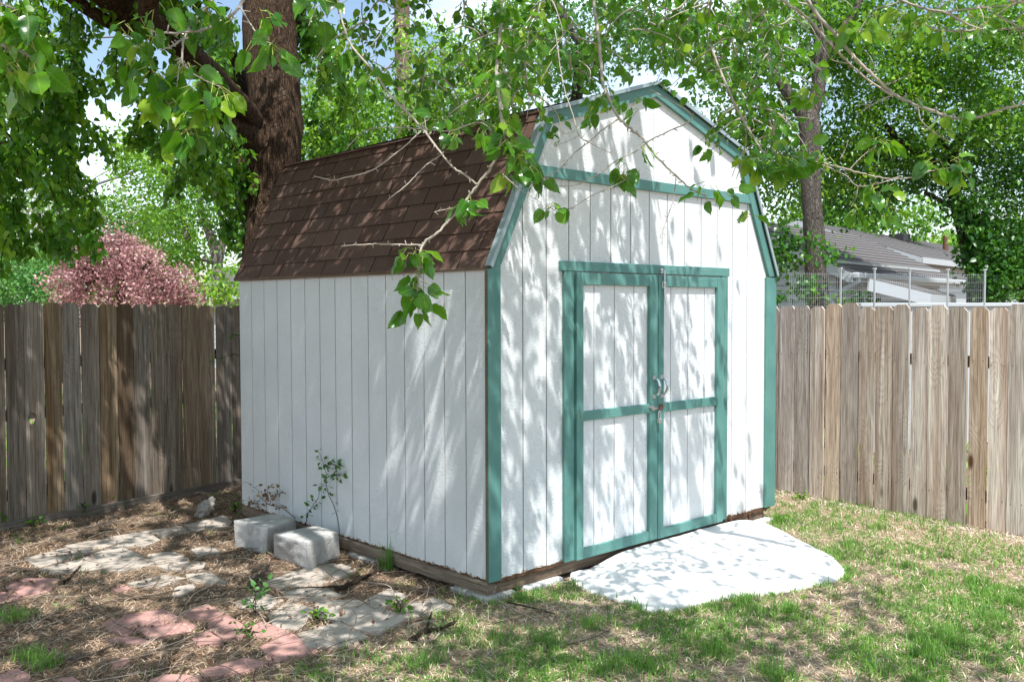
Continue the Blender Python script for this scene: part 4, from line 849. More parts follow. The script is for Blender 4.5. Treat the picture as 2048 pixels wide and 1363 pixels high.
nn += bough('thin forked bough hanging in front of the white gable', [([(1180, -60, 4.1), (1195, 60, 3.9), (1205, 160, 3.75), (1212, 182, 3.7), (1235, 231, 3.65), (1263, 259, 3.6), (1284, 276, 3.6), (1307, 307, 3.55), (1344, 344, 3.5), (1376, 372, 3.5), (1410, 392, 3.5)], .009, .003),
  ([(1239, 237, 3.65), (1206, 259, 3.6), (1178, 283, 3.6), (1148, 307, 3.5), (1118, 338, 3.45), (1077, 360, 3.4), (1049, 372, 3.4)], .0035, .002), ([(1300, 180, 3.8), (1384, 231, 3.7), (1336, 263, 3.65), (1303, 279, 3.6), (1271, 303, 3.55), (1235, 320, 3.5), (1202, 344, 3.5), (1158, 368, 3.45), (1118, 372, 3.4)], .0035, .002),
  ([(1005, 348, 3.45), (1037, 376, 3.4), (1081, 404, 3.35)], .0022, .0016), ([(1110, 418, 3.35), (1142, 416, 3.4), (1182, 392, 3.4), (1243, 364, 3.45), (1280, 340, 3.5)], .0022, .0018), ([(1352, 352, 3.5), (1348, 392, 3.5), (1336, 432, 3.45), (1320, 474, 3.4)], .0022, .0012),
  ([(1336, 432, 3.45), (1326, 462, 3.42), (1324, 492, 3.4)], .0014, .001), ([(1110, 60, 3.8), (1126, 166, 3.7), (1146, 230, 3.6), (1158, 271, 3.55), (1182, 287, 3.5), (1223, 307, 3.5)], .0028, .0014), ([(1158, 271, 3.55), (1130, 285, 3.5), (1108, 292, 3.5)], .0014, .001), ([(1150, 262, 3.55), (1130, 268, 3.5), (1120, 260, 3.5)], .0012, .0008)],
  [(1110, 414, 3.35, 6, 16), (1255, 330, 3.5, 7, 20), (1285, 290, 3.55, 3, 10), (1245, 345, 3.5, 3, 12), (1415, 372, 3.5, 5, 16), (1456, 378, 3.5, 3, 10), (1180, 215, 3.65, 5, 18), (1200, 190, 3.7, 5, 18), (1270, 200, 3.7, 5, 18), (1075, 345, 3.4, 4, 14), (1085, 352, 3.4, 2, 10), (1500, 430, 3.5, 2, 8)], .075)
nn += bough('long pale bough slanting down to the right against the dark trees', [([(1540, -30, 3.8), (1564, 0, 3.8), (1616, 37, 3.75), (1660, 88, 3.7), (1700, 128, 3.7), (1737, 161, 3.7), (1785, 191, 3.7)], .0065, .005),
  ([(1600, -40, 3.7), (1627, 18, 3.7), (1678, 77, 3.65), (1722, 128, 3.6), (1774, 176, 3.6), (1818, 205, 3.55), (1862, 220, 3.5), (1902, 235, 3.5), (1950, 236, 3.5), (2001, 220, 3.45), (2060, 203, 3.4)], .009, .005),
  ([(1785, 191, 3.6), (1760, 200, 3.6), (1740, 212, 3.6), (1716, 228, 3.6)], .003, .0014), ([(1740, 210, 3.6), (1718, 209, 3.6)], .002, .001), ([(1836, 214, 3.5), (1842, 240, 3.5), (1862, 260, 3.5), (1880, 272, 3.5), (1900, 286, 3.5)], .003, .0016), ([(1700, 128, 3.7), (1662, 118, 3.7), (1652, 88, 3.7)], .0026, .0014),
  ([(1722, 128, 3.6), (1748, 145, 3.6), (1744, 120, 3.6), (1725, 95, 3.65)], .0018, .0012), ([(1770, 172, 3.6), (1800, 158, 3.6), (1827, 146, 3.6)], .0018, .001)],
  [(1716, 60, 3.6, 5, 26), (1738, 40, 3.6, 6, 18), (1895, 215, 3.5, 3, 12), (1925, 222, 3.5, 4, 14), (1891, 250, 3.5, 3, 10), (1830, 195, 3.55, 3, 10), (1640, 190, 3.8, 4, 14), (1620, 175, 3.8, 5, 18), (1690, 40, 3.6, 3, 10)], .085, 0, (.8, .15))
nn += bough('pale horizontal bough in the upper right corner', [([(1780, -30, 3.5), (1803, 0, 3.5), (1851, 18, 3.45), (1891, 26, 3.4), (1935, 48, 3.4), (1964, 59, 3.4), (2010, 58, 3.4), (2080, 58, 3.3)], .006, .004), ([(1891, 24, 3.4), (1940, 18, 3.4), (1972, 15, 3.4), (2016, 11, 3.4)], .004, .0025),
  ([(1832, 40, 3.5), (1862, 57, 3.45), (1917, 62, 3.4), (1964, 59, 3.4)], .0045, .004), ([(1975, 18, 3.4), (2010, 40, 3.35), (2060, 62, 3.3)], .003, .003), ([(1990, -10, 3.3), (2030, 3, 3.3), (2080, 6, 3.3)], .004, .004), ([(1808, 26, 3.5), (1790, 55, 3.5), (1768, 85, 3.5)], .0022, .0012)],
  [(1800, 20, 3.5, 7, 20), (1840, 40, 3.45, 7, 22), (1880, 50, 3.4, 5, 22), (1960, 45, 3.4, 6, 20), (2040, 70, 3.35, 6, 26), (1820, 60, 3.5, 5, 20), (2010, 30, 3.4, 3, 14)], .075, 0, (.82, .15))
nn += bough('low leafy bough right of the roof over the neighbour house', [([(1420, 90, 4.2), (1458, 183, 4.1), (1487, 242, 4.1), (1506, 271, 4.05), (1528, 304, 4), (1575, 310, 4), (1627, 323, 3.95), (1678, 334, 3.9), (1730, 348, 3.9), (1781, 358, 3.85), (1825, 354, 3.8), (1858, 343, 3.8), (1913, 334, 3.8)], .007, .0025),
  ([(1640, 328, 3.95), (1690, 350, 3.9), (1716, 372, 3.9), (1760, 366, 3.85), (1800, 352, 3.85)], .003, .002), ([(1700, 338, 3.9), (1725, 312, 3.9), (1752, 292, 3.9)], .0025, .0014), ([(1716, 374, 3.9), (1712, 395, 3.9), (1702, 415, 3.9)], .002, .0012), ([(1680, 318, 3.9), (1690, 300, 3.9), (1697, 280, 3.9)], .0018, .001)],
  [(1560, 300, 4, 7, 22), (1595, 295, 4, 6, 20), (1540, 320, 4, 7, 24), (1580, 335, 3.95, 7, 24), (1620, 310, 3.95, 6, 20), (1650, 315, 3.95, 6, 20), (1510, 320, 4, 6, 24), (1750, 285, 3.9, 5, 18), (1770, 285, 3.9, 4, 12), (1870, 325, 3.8, 7, 22), (1900, 325, 3.8, 7, 20), (1925, 340, 3.8, 4, 14), (1752, 370, 3.85, 5, 16), (1775, 375, 3.85, 4, 14), (1705, 420, 3.9, 3, 10), (1780, 410, 3.85, 4, 12), (1710, 410, 3.9, 2, 8)], .088, 0, (.72, .2))
nn += bough('near bough with large glossy leaves at the upper left', [([(500, -40, 2.7), (480, 12, 2.6), (440, 44, 2.55), (396, 62, 2.5), (330, 66, 2.45), (300, 62, 2.45)], .006, .003), ([(440, -20, 2.7), (425, 0, 2.65), (389, 40, 2.6), (370, 73, 2.5), (364, 120, 2.4), (370, 136, 2.4)], .006, .0025),
  ([(480, 14, 2.6), (505, 55, 2.55), (525, 80, 2.5), (545, 88, 2.5)], .003, .0016), ([(370, 75, 2.5), (345, 92, 2.45), (320, 100, 2.4)], .004, .002), ([(364, 125, 2.4), (390, 150, 2.4), (430, 170, 2.4), (440, 172, 2.4)], .0024, .0014), ([(360, 120, 2.4), (352, 200, 2.4), (360, 250, 2.4)], .002, .0012)],
  [(370, 132, 2.4, 6, 26), (405, 172, 2.4, 6, 26), (445, 180, 2.4, 8, 26), (365, 250, 2.4, 6, 24), (380, 262, 2.4, 4, 16), (350, 205, 2.4, 5, 22), (525, 30, 2.5, 4, 22), (545, 92, 2.5, 6, 16), (510, 85, 2.5, 2, 10), (290, 70, 2.4, 5, 22), (265, 105, 2.4, 5, 22), (330, 20, 2.5, 5, 30), (640, 5, 2.5, 3, 20), (400, 5, 2.5, 7, 34), (470, 30, 2.5, 4, 18), (300, 150, 2.4, 6, 26), (310, 190, 2.4, 5, 24), (250, 60, 2.5, 5, 26), (420, 200, 2.4, 5, 24), (390, 215, 2.4, 4, 20)], .080, 0, (.5, .22))
nn += bough('near bough with lime green leaves cut off by the left edge', [([(-60, 60, 2.1), (0, 90, 2.1), (45, 105, 2.1), (75, 125, 2.1)], .005, .002), ([(-60, -20, 2.1), (10, 10, 2.1), (30, 20, 2.1)], .004, .002)],
  [(10, 20, 2.1, 4, 22), (40, 15, 2.1, 3, 12), (20, 85, 2.1, 4, 20), (60, 80, 2.1, 4, 12), (30, 135, 2.1, 4, 18), (70, 130, 2.1, 6, 16), (5, 125, 2.1, 4, 18), (0, 40, 2.1, 4, 24), (50, 40, 2.1, 3, 18)], .085, 0, (.7, .2))
# leafy sprays filling the top of the view
for (lab, regs) in (('dense leafy spray over the roof ridge at the top centre', [(640, 1000, -60, 170, 4.2, 6.2, 42), (900, 1060, 60, 230, 4.0, 5.4, 18), (1000, 1300, -60, 85, 3.9, 5.6, 42), (1040, 1180, 60, 150, 3.8, 4.6, 7)]),
                    ('dense leafy spray at the top right of the roof', [(1300, 1440, -60, 90, 4.0, 5.8, 34), (1400, 1520, -60, 190, 4.2, 5.8, 26), (1450, 1640, -60, 130, 4.2, 6, 26), (1460, 1560, 180, 270, 4.2, 5.2, 14), (1640, 2060, -60, 40, 4, 6, 14)])):
    mb = MB(); P = []; D = []
    for x0, x1, t, b, d0, d1, n in regs:
        for i in range(n):
            x, y, dd = random.uniform(x0, x1), random.uniform(t, b), random.uniform(d0, d1); p = W(x, y, dd); a = random.uniform(0, 6.28); v = np.array([math.cos(a), math.sin(a), -.2]); q = [p]
            for k in range(4): v = norm(v+np.array([0, 0, -.25])+rng.normal(size=3)*.2); q.append(q[-1]+v*random.uniform(.05, .1))
            C = curve(q, 12); mb.tube(C, np.linspace(.0045, .0015, 12), 5, False)
            for k in range(random.randint(8, 15)):
                c = C[random.randrange(1, 12)]; a = random.uniform(0, 6.28); dv = norm(np.array([math.cos(a)*.8, math.sin(a)*.8, -.5+random.gauss(0, .35)])); P.append(c+dv*.03); D.append(norm(dv+np.array([0, 0, -.3])))
    br = mb.build('branch', TWIG, mul, smooth=True); br['label'] = lab; n = len(P); nn += n
    leaves('foliage', P, D, rng.uniform(.5, 1.1, n)*.062, 'near', LNEAR, br, np.clip(rng.normal(.52, .24, n), 0, 1), .35)
print('near leaves', nn)
# --- overhead canopy of the mulberry (out of view, leaf density shaped to cast the dappled shade)
def cover(s, t):
    """wanted leaf cover where the light that lands at (s,t) comes through; a canopy thick or thin to suit the shade wanted below"""
    c = np.where(t > 5.1, .30, np.where(t > 3.9, .84, .80)+0*s)
    c = np.where((t > .0) & (s < .42) & (s > -.06), .965, c)                       # over the side wall
    c = np.where((s >= .42) & (s < 1.15) & (t > .7), .93, c)          # over the brown roof
    f = (t > -.15) & (t < 1.4) & (s >= .05)
    c = np.where(f, np.interp(s, [.05, .6, 1.6, 2.1, 2.7, 3.0], [.74, .72, .62, .44, .20, .0]), c)
    c = np.where((t >= 1.4) & (s > 1.15), .5, c)
    c = np.where((t <= -.15) & (s > .3), np.interp(s, [.3, 1.2, 2.0, 2.6], [.66, .42, .22, .06]), c)
    c = np.where((t < -1.1) & (s > .3), np.interp(s, [.3, 1.4, 2.4], [.60, .38, .10]), c)
    c = np.where((t <= .3) & (s <= .3), .68, c)
    return np.where(s > 3.05, 0, c)
n = 330000; s_ = rng.uniform(-4.2, 3.1, n); t_ = rng.uniform(-3.8, 6.6, n); z_ = rng.uniform(3.9, 6.2, n); c = cover(s_, t_)
nz = fbm(s_*3.2+3, t_*2.6, 51)*.55+fbm(s_*9, t_*7, 57)*.45; area = .0021; side = (s_ < .42) & (s_ > -.06) & (t_ > -.1) | (s_ < 1.15) & (s_ > -.06) & (t_ > .7)
want = -np.log(1-np.clip(c, 0, .975))/area*np.where(side, np.where(s_ < .42, 1.15, .70)+.8*sm(.40, .60, nz), .06+1.9*sm(.43, .57, nz))
pr = want*7.3*10.4/n; ok = rng.uniform(size=n) < pr; Q = np.column_stack([s_-.22*z_, t_-.45*z_, z_])[ok]; print('shade_canopy', len(Q), 'max p', pr.max())
px, py, dd = proj(Q); vis = (dd > .3) & (px > -30) & (px < 2080) & (py > -25); Q = Q[~vis]
leaves('shade_canopy', Q, droop(len(Q), .9), rng.uniform(.075, .115, len(Q)), 'far', LMUL, mul, np.clip(rng.normal(.5, .2, len(Q)), 0, 1), .5)
# --- trees beyond the fences
def sparse_limbs(t, starts, mat, r=.03, name='limb'):
    for a in starts: limb(name, LW(a[0]), a[1], mat, t, 18, 8)
t = tree('garden_tree', base(440, 16), 'bright green tree with pale forked trunk left of the mulberry')
limb('trunk', [base(452, 16)-np.array([0, 0, .1]), W(449, 597, 16), W(436, 542, 16), W(433, 516, 16), W(420, 470, 16), W(404, 430, 16), W(398, 380, 16.2)], [.12, .105, .10, .085, .075, .06, .04], PBARK, t, 30, 10)
sparse_limbs(t, [([(436, 530, 16), (443, 490, 16), (446, 465, 16), (440, 430, 16.2), (430, 400, 16.2)], [.08, .07, .05, .04, .03]), ([(432, 528, 16), (420, 522, 15.9), (406, 517, 15.8)], [.05, .045, .04]), ([(375, 480, 16.4), (365, 430, 16.5), (345, 380, 16.6), (330, 330, 16.6)], [.06, .05, .05, .04])], PBARK)
tot += crown(t, [(340, 330, 16, 130, 60, .9), (400, 410, 16, 100, 60, .9), (280, 300, 16.5, 80, 40, .8), (440, 330, 16, 60, 60, .8), (440, 570, 15.6, 60, 40, .5), (370, 540, 16.4, 60, 50, .6), (310, 470, 17, 80, 60, .8), (450, 480, 16.6, 40, 60, .5, .6)], 20, 70, .16, .075, LBRT)
t = tree('garden_tree', base(215, 22), 'tall mixed green tree with dead grey twigs behind the pink tree')
limb('trunk', [base(128, 22), W(128, 560, 22), W(126, 500, 22), W(135, 430, 22)], [.14, .12, .1, .06], DBARK, t, 16, 8)
mb = MB()
for i in range(150):
    p = W(random.uniform(30, 260), random.uniform(410, 520), 21+random.random()); mb.tube(curve([p, p+rng.normal(size=3)*.25+[0, 0, .2], p+rng.normal(size=3)*.5+[0, 0, .3]], 6), [.012, .01, .008, .006, .005, .003], 4, False)
mb.build('dead_twigs', m_plain('dead_grey_twigs', (.40, .36, .32), .9, .3), t)
tot += crown(t, [(230, 440, 22, 110, 55, 1.2), (100, 450, 22, 110, 60, 1.2), (320, 480, 23, 90, 60, 1.2), (0, 430, 22, 80, 70, 1.2), (150, 520, 22, 90, 50, 1, .8)], 13, 70, .22, .095, LMID)
t = tree('garden_shrub', base(70, 17), 'dark green shrub mass behind the left end of the shaded fence', 'shrub')
limb('stem', [base(70, 17), W(72, 600, 17), W(60, 560, 17)], [.05, .04, .02], DBARK, t, 8, 6)
tot += crown(t, [(40, 570, 17, 80, 50, .8), (110, 585, 17, 60, 40, .7), (-20, 560, 17, 60, 80, .8), (100, 530, 17.4, 50, 40, .6)], 26, 60, .15, .075, LBLU)
t = tree('plum_tree', base(240, 13), 'rounded pink-leaved plum tree behind the shaded fence')
limb('trunk', [base(240, 13), W(240, 620, 13), W(245, 560, 13), W(240, 500, 13)], [.09, .07, .05, .02], DBARK, t, 14, 8)
pk = [(240, 590, 13, 155, 65, 1.0), (230, 520, 13, 85, 50, .7), (310, 560, 13, 85, 50, .7), (150, 560, 13, 45, 40, .4, .7), (215, 488, 13, 45, 26, .4), (275, 500, 13.2, 40, 28, .4), (105, 600, 13, 30, 18, .3), (365, 590, 13, 42, 30, .4), (175, 535, 13, 40, 30, .4)]
tot += crown(t, pk, 60, 55, .085, .050, LPNK, s=1.1)
mb = MB()
for i in range(150):
    a = math.radians(random.uniform(5, 175)); p = W(240+110*math.cos(a)*random.uniform(.5, 1.05), 585-75*math.sin(a)*random.uniform(.5, 1), 12.9); v = p-W(240, 600, 13); mb.tube(curve([p-v*.2, p, p+v*.12+rng.normal(size=3)*.03], 5), [.006, .005, .004, .003, .002], 4, False)
mb.build('twigs', DBARK, t)
t = tree('leafy_bush', base(800, 12.5), 'tall bright green bushy thicket behind the shed roof', 'bush')
limb('stem', [base(800, 12.5), W(800, 400, 12.5), W(820, 250, 12.5), W(850, 150, 12.6)], [.09, .08, .06, .03], DBARK, t, 14, 8)
tot += crown(t, [(680, 250, 12, 95, 75, .9), (790, 215, 12.4, 110, 80, 1), (920, 180, 12.6, 110, 95, 1), (1010, 150, 12.6, 70, 90, .8), (640, 300, 11.6, 70, 50, .7), (860, 100, 12.8, 70, 60, .6, .7), (1020, 60, 12.8, 70, 60, .7), (690, 330, 11.5, 120, 30, .5)], 42, 60, .13, .062, LBRT)
mb = MB()
for i in range(90):
    p = W(random.uniform(620, 1020), random.uniform(150, 320), 11.6+random.random()); mb.tube(curve([p, p+rng.normal(size=3)*.12+[0, 0, .15], p+rng.normal(size=3)*.2+[0, 0, .35]], 6), [.006, .005, .004, .003, .003, .002], 4, False)
mb.build('stems', TWIG, t)
t = tree('garden_tree', base(1180, 17), 'cool green tree behind the shed ridge at the centre')
limb('trunk', [base(1150, 17), W(1150, 300, 17), W(1160, 100, 17)], [.16, .13, .08], DBARK, t, 14, 8)
limb('limb', [W(1060, -40, 16.5), W(1120, 20, 16.5), W(1140, 60, 16.5), W(1190, 130, 16.7)], [.09, .08, .07, .05], GBARK, t, 12, 8)
tot += crown(t, [(1120, 120, 17, 70, 70, 1), (1200, 60, 17, 110, 80, 1), (1150, 180, 17, 60, 30, .6), (1310, 60, 17, 110, 90, 1), (1060, 40, 17, 60, 70, .8, .6)], 13, 70, .2, .085, LBLU)
t = tree('garden_tree', base(655, 24), 'distant pale green treetop right of the mulberry trunk')
limb('trunk', [base(655, 24), W(655, 300, 24), W(658, 120, 24)], [.14, .1, .05], GBARK, t, 10, 6)
tot += crown(t, [(655, 90, 24, 42, 45, .8, .7), (700, 170, 25, 60, 50, .8, .8), (640, 160, 25, 50, 60, .8)], 7, 60, .2, .09, LMID)
t = tree('forked_tree', base(1632, 14), 'tall tree with smooth grey trunk forking into a V right of the shed')
limb('trunk', [base(1640, 14)-np.array([0, 0, .1]), W(1634, 590, 14), W(1631, 540, 14), W(1629, 480, 14), W(1623, 400, 14), W(1621, 320, 14), W(1618, 250, 14), W(1612, 215, 14)], [.19, .17, .155, .15, .145, .148, .15, .13], GBARK, t, 44, 16)
limb('trunk', [W(1618, 240, 14), W(1634, 190, 14), W(1640, 140, 14), W(1641, 100, 14), W(1632, 30, 14.1), W(1628, -60, 14.2)], [.11, .105, .10, .09, .08, .06], GBARK, t, 26, 12)
limb('limb', [W(1612, 240, 14), W(1590, 205, 14), W(1566, 172, 14), W(1545, 135, 14.1), (W(1530, 105, 14.2)), W(1522, 60, 14.3), W(1520, -20, 14.4)], [.10, .09, .08, .075, .065, .05, .04], GBARK, t, 26, 12)
limb('limb', [W(1640, 120, 14), W(1660, 90, 14), W(1682, 62, 14), W(1712, 18, 14), W(1735, -40, 14)], [.075, .065, .055, .05, .04], GBARK, t, 20, 10)
tot += crown(t, [(1480, 90, 14.6, 110, 100, 1), (1640, 60, 14.8, 140, 90, 1), (1740, 110, 15, 150, 130, 1), (1900, 60, 15, 160, 110, 1.1), (2010, 160, 15, 120, 150, 1), (1800, 240, 15.2, 150, 110, .8), (1560, 260, 15.2, 90, 90, .7), (1700, 300, 15.4, 90, 90, .7), (1480, 220, 15, 80, 80, .7), (1570, 370, 15.4, 70, 60, .6), (1750, -110, 15, 260, 90, 1.1, .6), (2180, 60, 15.5, 120, 160, 1, .6)], 19, 75, .19, .078, LMID)
tot += crown(t, [(1570, 470, 13.6, 55, 22, .4), (1600, 500, 13.6, 60, 25, .4), (1560, 530, 13.6, 40, 20, .3), (1650, 505, 13.4, 50, 15, .3), (1625, 565, 13.5, 40, 15, .3), (1590, 590, 13.4, 70, 12, .3), (1690, 595, 13.2, 50, 10, .3)], 28, 28, .09, .085, LDRK, 'mid', name='low_shoots')
t = tree('shade_tree', base(1965, 15.5), 'dark leaning tree with ivy-clad forked trunk at the right edge')
limb('trunk', [base(1968, 15.5)-np.array([0, 0, .1]), W(1965, 602, 15.5), W(1960, 541, 15.5), W(1944, 502, 15.5), W(1930, 453, 15.5), W(1915, 409, 15.5), W(1903, 350, 15.5), W(1908, 300, 15.5), W(1930, 262, 15.5), W(1955, 235, 15.5)], [.27, .24, .20, .16, .14, .12, .09, .08, .07, .05], DBARK, t, 44, 14)
limb('trunk', [W(2062, 610, 15.3), W(2050, 585, 15.3), W(2026, 532, 15.4), W(1999, 499, 15.4), W(1973, 477, 15.5), W(1952, 452, 15.5), W(1938, 440, 15.5)], [.14, .13, .115, .11, .10, .08, .06], DBARK, t, 30, 12)
sparse_limbs(t, [([(1914, 415, 15.5), (1895, 408, 15.5), (1878, 400, 15.5), (1850, 385, 15.4)], [.06, .05, .04, .03]), ([(1903, 350, 15.5), (1860, 320, 15.3), (1810, 290, 15.1), (1770, 250, 15)], [.07, .06, .05, .04]), ([(1908, 320, 15.5), (1880, 280, 15.4), (1850, 230, 15.2)], [.05, .04, .03])], DBARK)
tot += crown(t, [(1950, 330, 16, 130, 70, .8), (2040, 420, 15.6, 90, 110, .8), (1790, 330, 16, 100, 60, .8), (1830, 390, 16.2, 60, 30, .6, .6), (2010, 500, 15.2, 70, 50, .5), (1985, 555, 15, 50, 45, .4), (2040, 560, 15, 50, 60, .4), (1700, 390, 16.4, 80, 40, .6), (1945, 400, 15, 55, 40, .4), (2000, 250, 16.4, 90, 80, .7), (2200, 380, 16, 140, 130, .9, .7)], 20, 75, .18, .082, LDRK)
tot += crown(t, [(1955, 500, 15.1, 22, 60, .3), (1975, 560, 15, 30, 40, .3), (1945, 450, 15.2, 20, 40, .2)], 60, 34, .08, .10, LDRK, 'mid', name='ivy')
for k, (bl, mt, lb, px, d) in enumerate((([(1600, 450, 30, 90, 60, 1.5), (1700, 420, 30, 100, 70, 1.6), (1790, 430, 31, 80, 50, 1.5)], LMID, 'broad green tree behind the neighbour house roof', 1700, 30),
                                ([(1850, 505, 44, 50, 28, 2), (1905, 510, 44, 40, 26, 2), (1880, 535, 43, 60, 22, 2)], LBRT, 'yellow-green round tree far behind the house at the right', 1870, 44),
                                ([(1875, 482, 60, 40, 14, 2), (1935, 488, 60, 50, 18, 2), (2030, 500, 50, 60, 60, 2), (2040, 590, 40, 50, 40, 1.5)], LMID, 'far blue-green treetops at the right horizon', 1930, 60),
                                ([(560, 560, 30, 90, 60, 1.5), (200, 560, 34, 240, 60, 2), (0, 520, 30, 90, 90, 2)], LMID, 'distant green hedge trees seen past the plum tree', 300, 32))):
    t = tree('background_tree', base(px, d), lb, 'tree', 'trees far behind the gardens'); limb('trunk', [base(px, d), W(px, 560, d)], [.2, .12], DBARK, t, 6, 6)
    tot += crown(t, bl, 5.5 if d < 40 else 4.5, 70, .35, .17 if d < 40 else .22, mt)
print('tree leaves', tot)
# --- weeds and saplings
def sapling(name, label, stems, nl, size, mat, cat='weed', wood=None):
    b = stems[0][0]; t = empty(name, b, label, cat); mb = MB(); P = []; D = []
    for st in stems:
        C = curve(st, 20); C[1:] += rng.normal(size=(19, 3))*.003; mb.tube(C, np.linspace(.003, .001, 20), 5, False)
        for k in range(nl):
            c = C[random.randrange(4, 20)]; a = random.uniform(0, 6.28); dv = norm(np.array([math.cos(a), math.sin(a), random.gauss(.0, .5)])); e = c+dv*random.uniform(.01, .05); mb.tube([c, e], [.001, .0008], 3, False); P.append(e); D.append(dv)
    mb.build('stem', wood or DBARK, t); n = len(P); leaves('foliage', P, D, rng.uniform(.6, 1.3, n)*size, 'mid', mat, t, None, .3)
def SW(px, py, off=-.05):
    r = ray(px, py); q = CAMP+(off-CAMP[0])/r[0]*r; return q
sapling('sapling', 'tall spindly wilting sapling against the white side wall', [[SW(679, 1070, -.03), SW(675, 1034), SW(661, 998), SW(654, 973), SW(653, 949), SW(645, 921), SW(636, 898)], [SW(612, 1050, -.03), SW(614, 1027), SW(631, 1005), SW(640, 982), SW(652, 955)], [SW(654, 955), SW(668, 947), SW(680, 950)], [SW(650, 932), SW(662, 928), SW(672, 930)]], 24, .032, LDRK)
sapling('sapling', 'low wilting sapling spreading behind the rear concrete block', [[SW(591, 1036, -.04), SW(567, 1017), SW(539, 1008), SW(523, 996), SW(513, 977), SW(490, 963)], [SW(539, 1008), SW(548, 990), SW(566, 984)], [SW(523, 996), SW(534, 985), SW(540, 972)], [SW(520, 1000), SW(508, 1006), SW(500, 1000)]], 20, .030, DRIED)
def tuft(label, px, py, n, h, wd, cat='grass tuft', mat=GRASS, name='grass_tuft', lean=.22, z=GZ, spread=.02, at=None):
    c = G(px, py, z) if at is None else at; Q = c+np.column_stack([rng.normal(size=(n, 2))*spread, np.zeros(n)]); o = blades(name, Q, rng.uniform(.4, 1, n)*h, rng.uniform(.6, 1, n)*wd, np.abs(rng.normal(lean, .15, n)), mat, np.clip(rng.normal(.25, .15, n), 0, 1), .6)
    del o['kind']; tag(o, label, cat)
tuft('tall grass tuft growing beside the skid of the side wall', 776, 1140, 42, .30, .0035)
tuft('small grass tuft behind the streaked concrete block at the wall', 688, 1075, 26, .14, .004)
tuft('broad iris-like leaves against the shaded fence', 240, 1018, 9, .30, .009, 'plant', LBRT if 0 else GRASS, 'iris_plant', .3)
tuft('broad iris-like leaves at the far left edge by the fence', 4, 1062, 9, .26, .011, 'plant', GRASS, 'iris_plant', .35)
def weed(label, px, py, n, size, h=.06, mat=LMID, z=-.10):
    c = G(px, py, z); sapling('weed', label, [[c+np.array([random.gauss(0, .01), random.gauss(0, .01), 0]), c+np.array([random.gauss(0, .02), random.gauss(0, .02), h*.6]), c+np.array([random.gauss(0, .03), random.gauss(0, .03), h])] for _ in range(4)], n, size, mat)
weed('leafy weed growing among the red and grey pavers', 512, 1225, 9, .040, .13, LBLU)
weed('bright small weed between the grey pavers', 636, 1240, 8, .030, .05, LMID)
weed('bright upright weed on the right-hand grey paver', 800, 1222, 8, .032, .06, LMID)
weed('low reddish-green weed above the red paver at the lawn edge', 495, 1272, 9, .022, .05, LMID)
weed('small green weed at the kickboard of the shaded fence', 66, 1052, 8, .028, .05, LMID)
weed('leafy weed in front of the kickboard at the left', 164, 1028, 9, .026, .10, LDRK)
weed('patch of weeds between the stone and the rear concrete block', 470, 1025, 12, .022, .07, LMID)
weed('low bright weed near the sunny fence', 1600, 1000, 12, .028, .05, LBRT, GZ)
weed('low bright weed patch in the dry grass before the sunny fence', 1560, 1040, 12, .026, .05, LBRT, GZ)
# small branch poking over the fence beside the shed
sapling('sapling', 'thin leafy twig poking through the shaded fence beside the shed', [[W(484, 712, 8.2), W(465, 708, 8.1), W(440, 716, 8.0), W(418, 722, 8.0)], [W(484, 668, 8.2), W(474, 670, 8.1), W(466, 668, 8.1)]], 12, .03, LDRK)
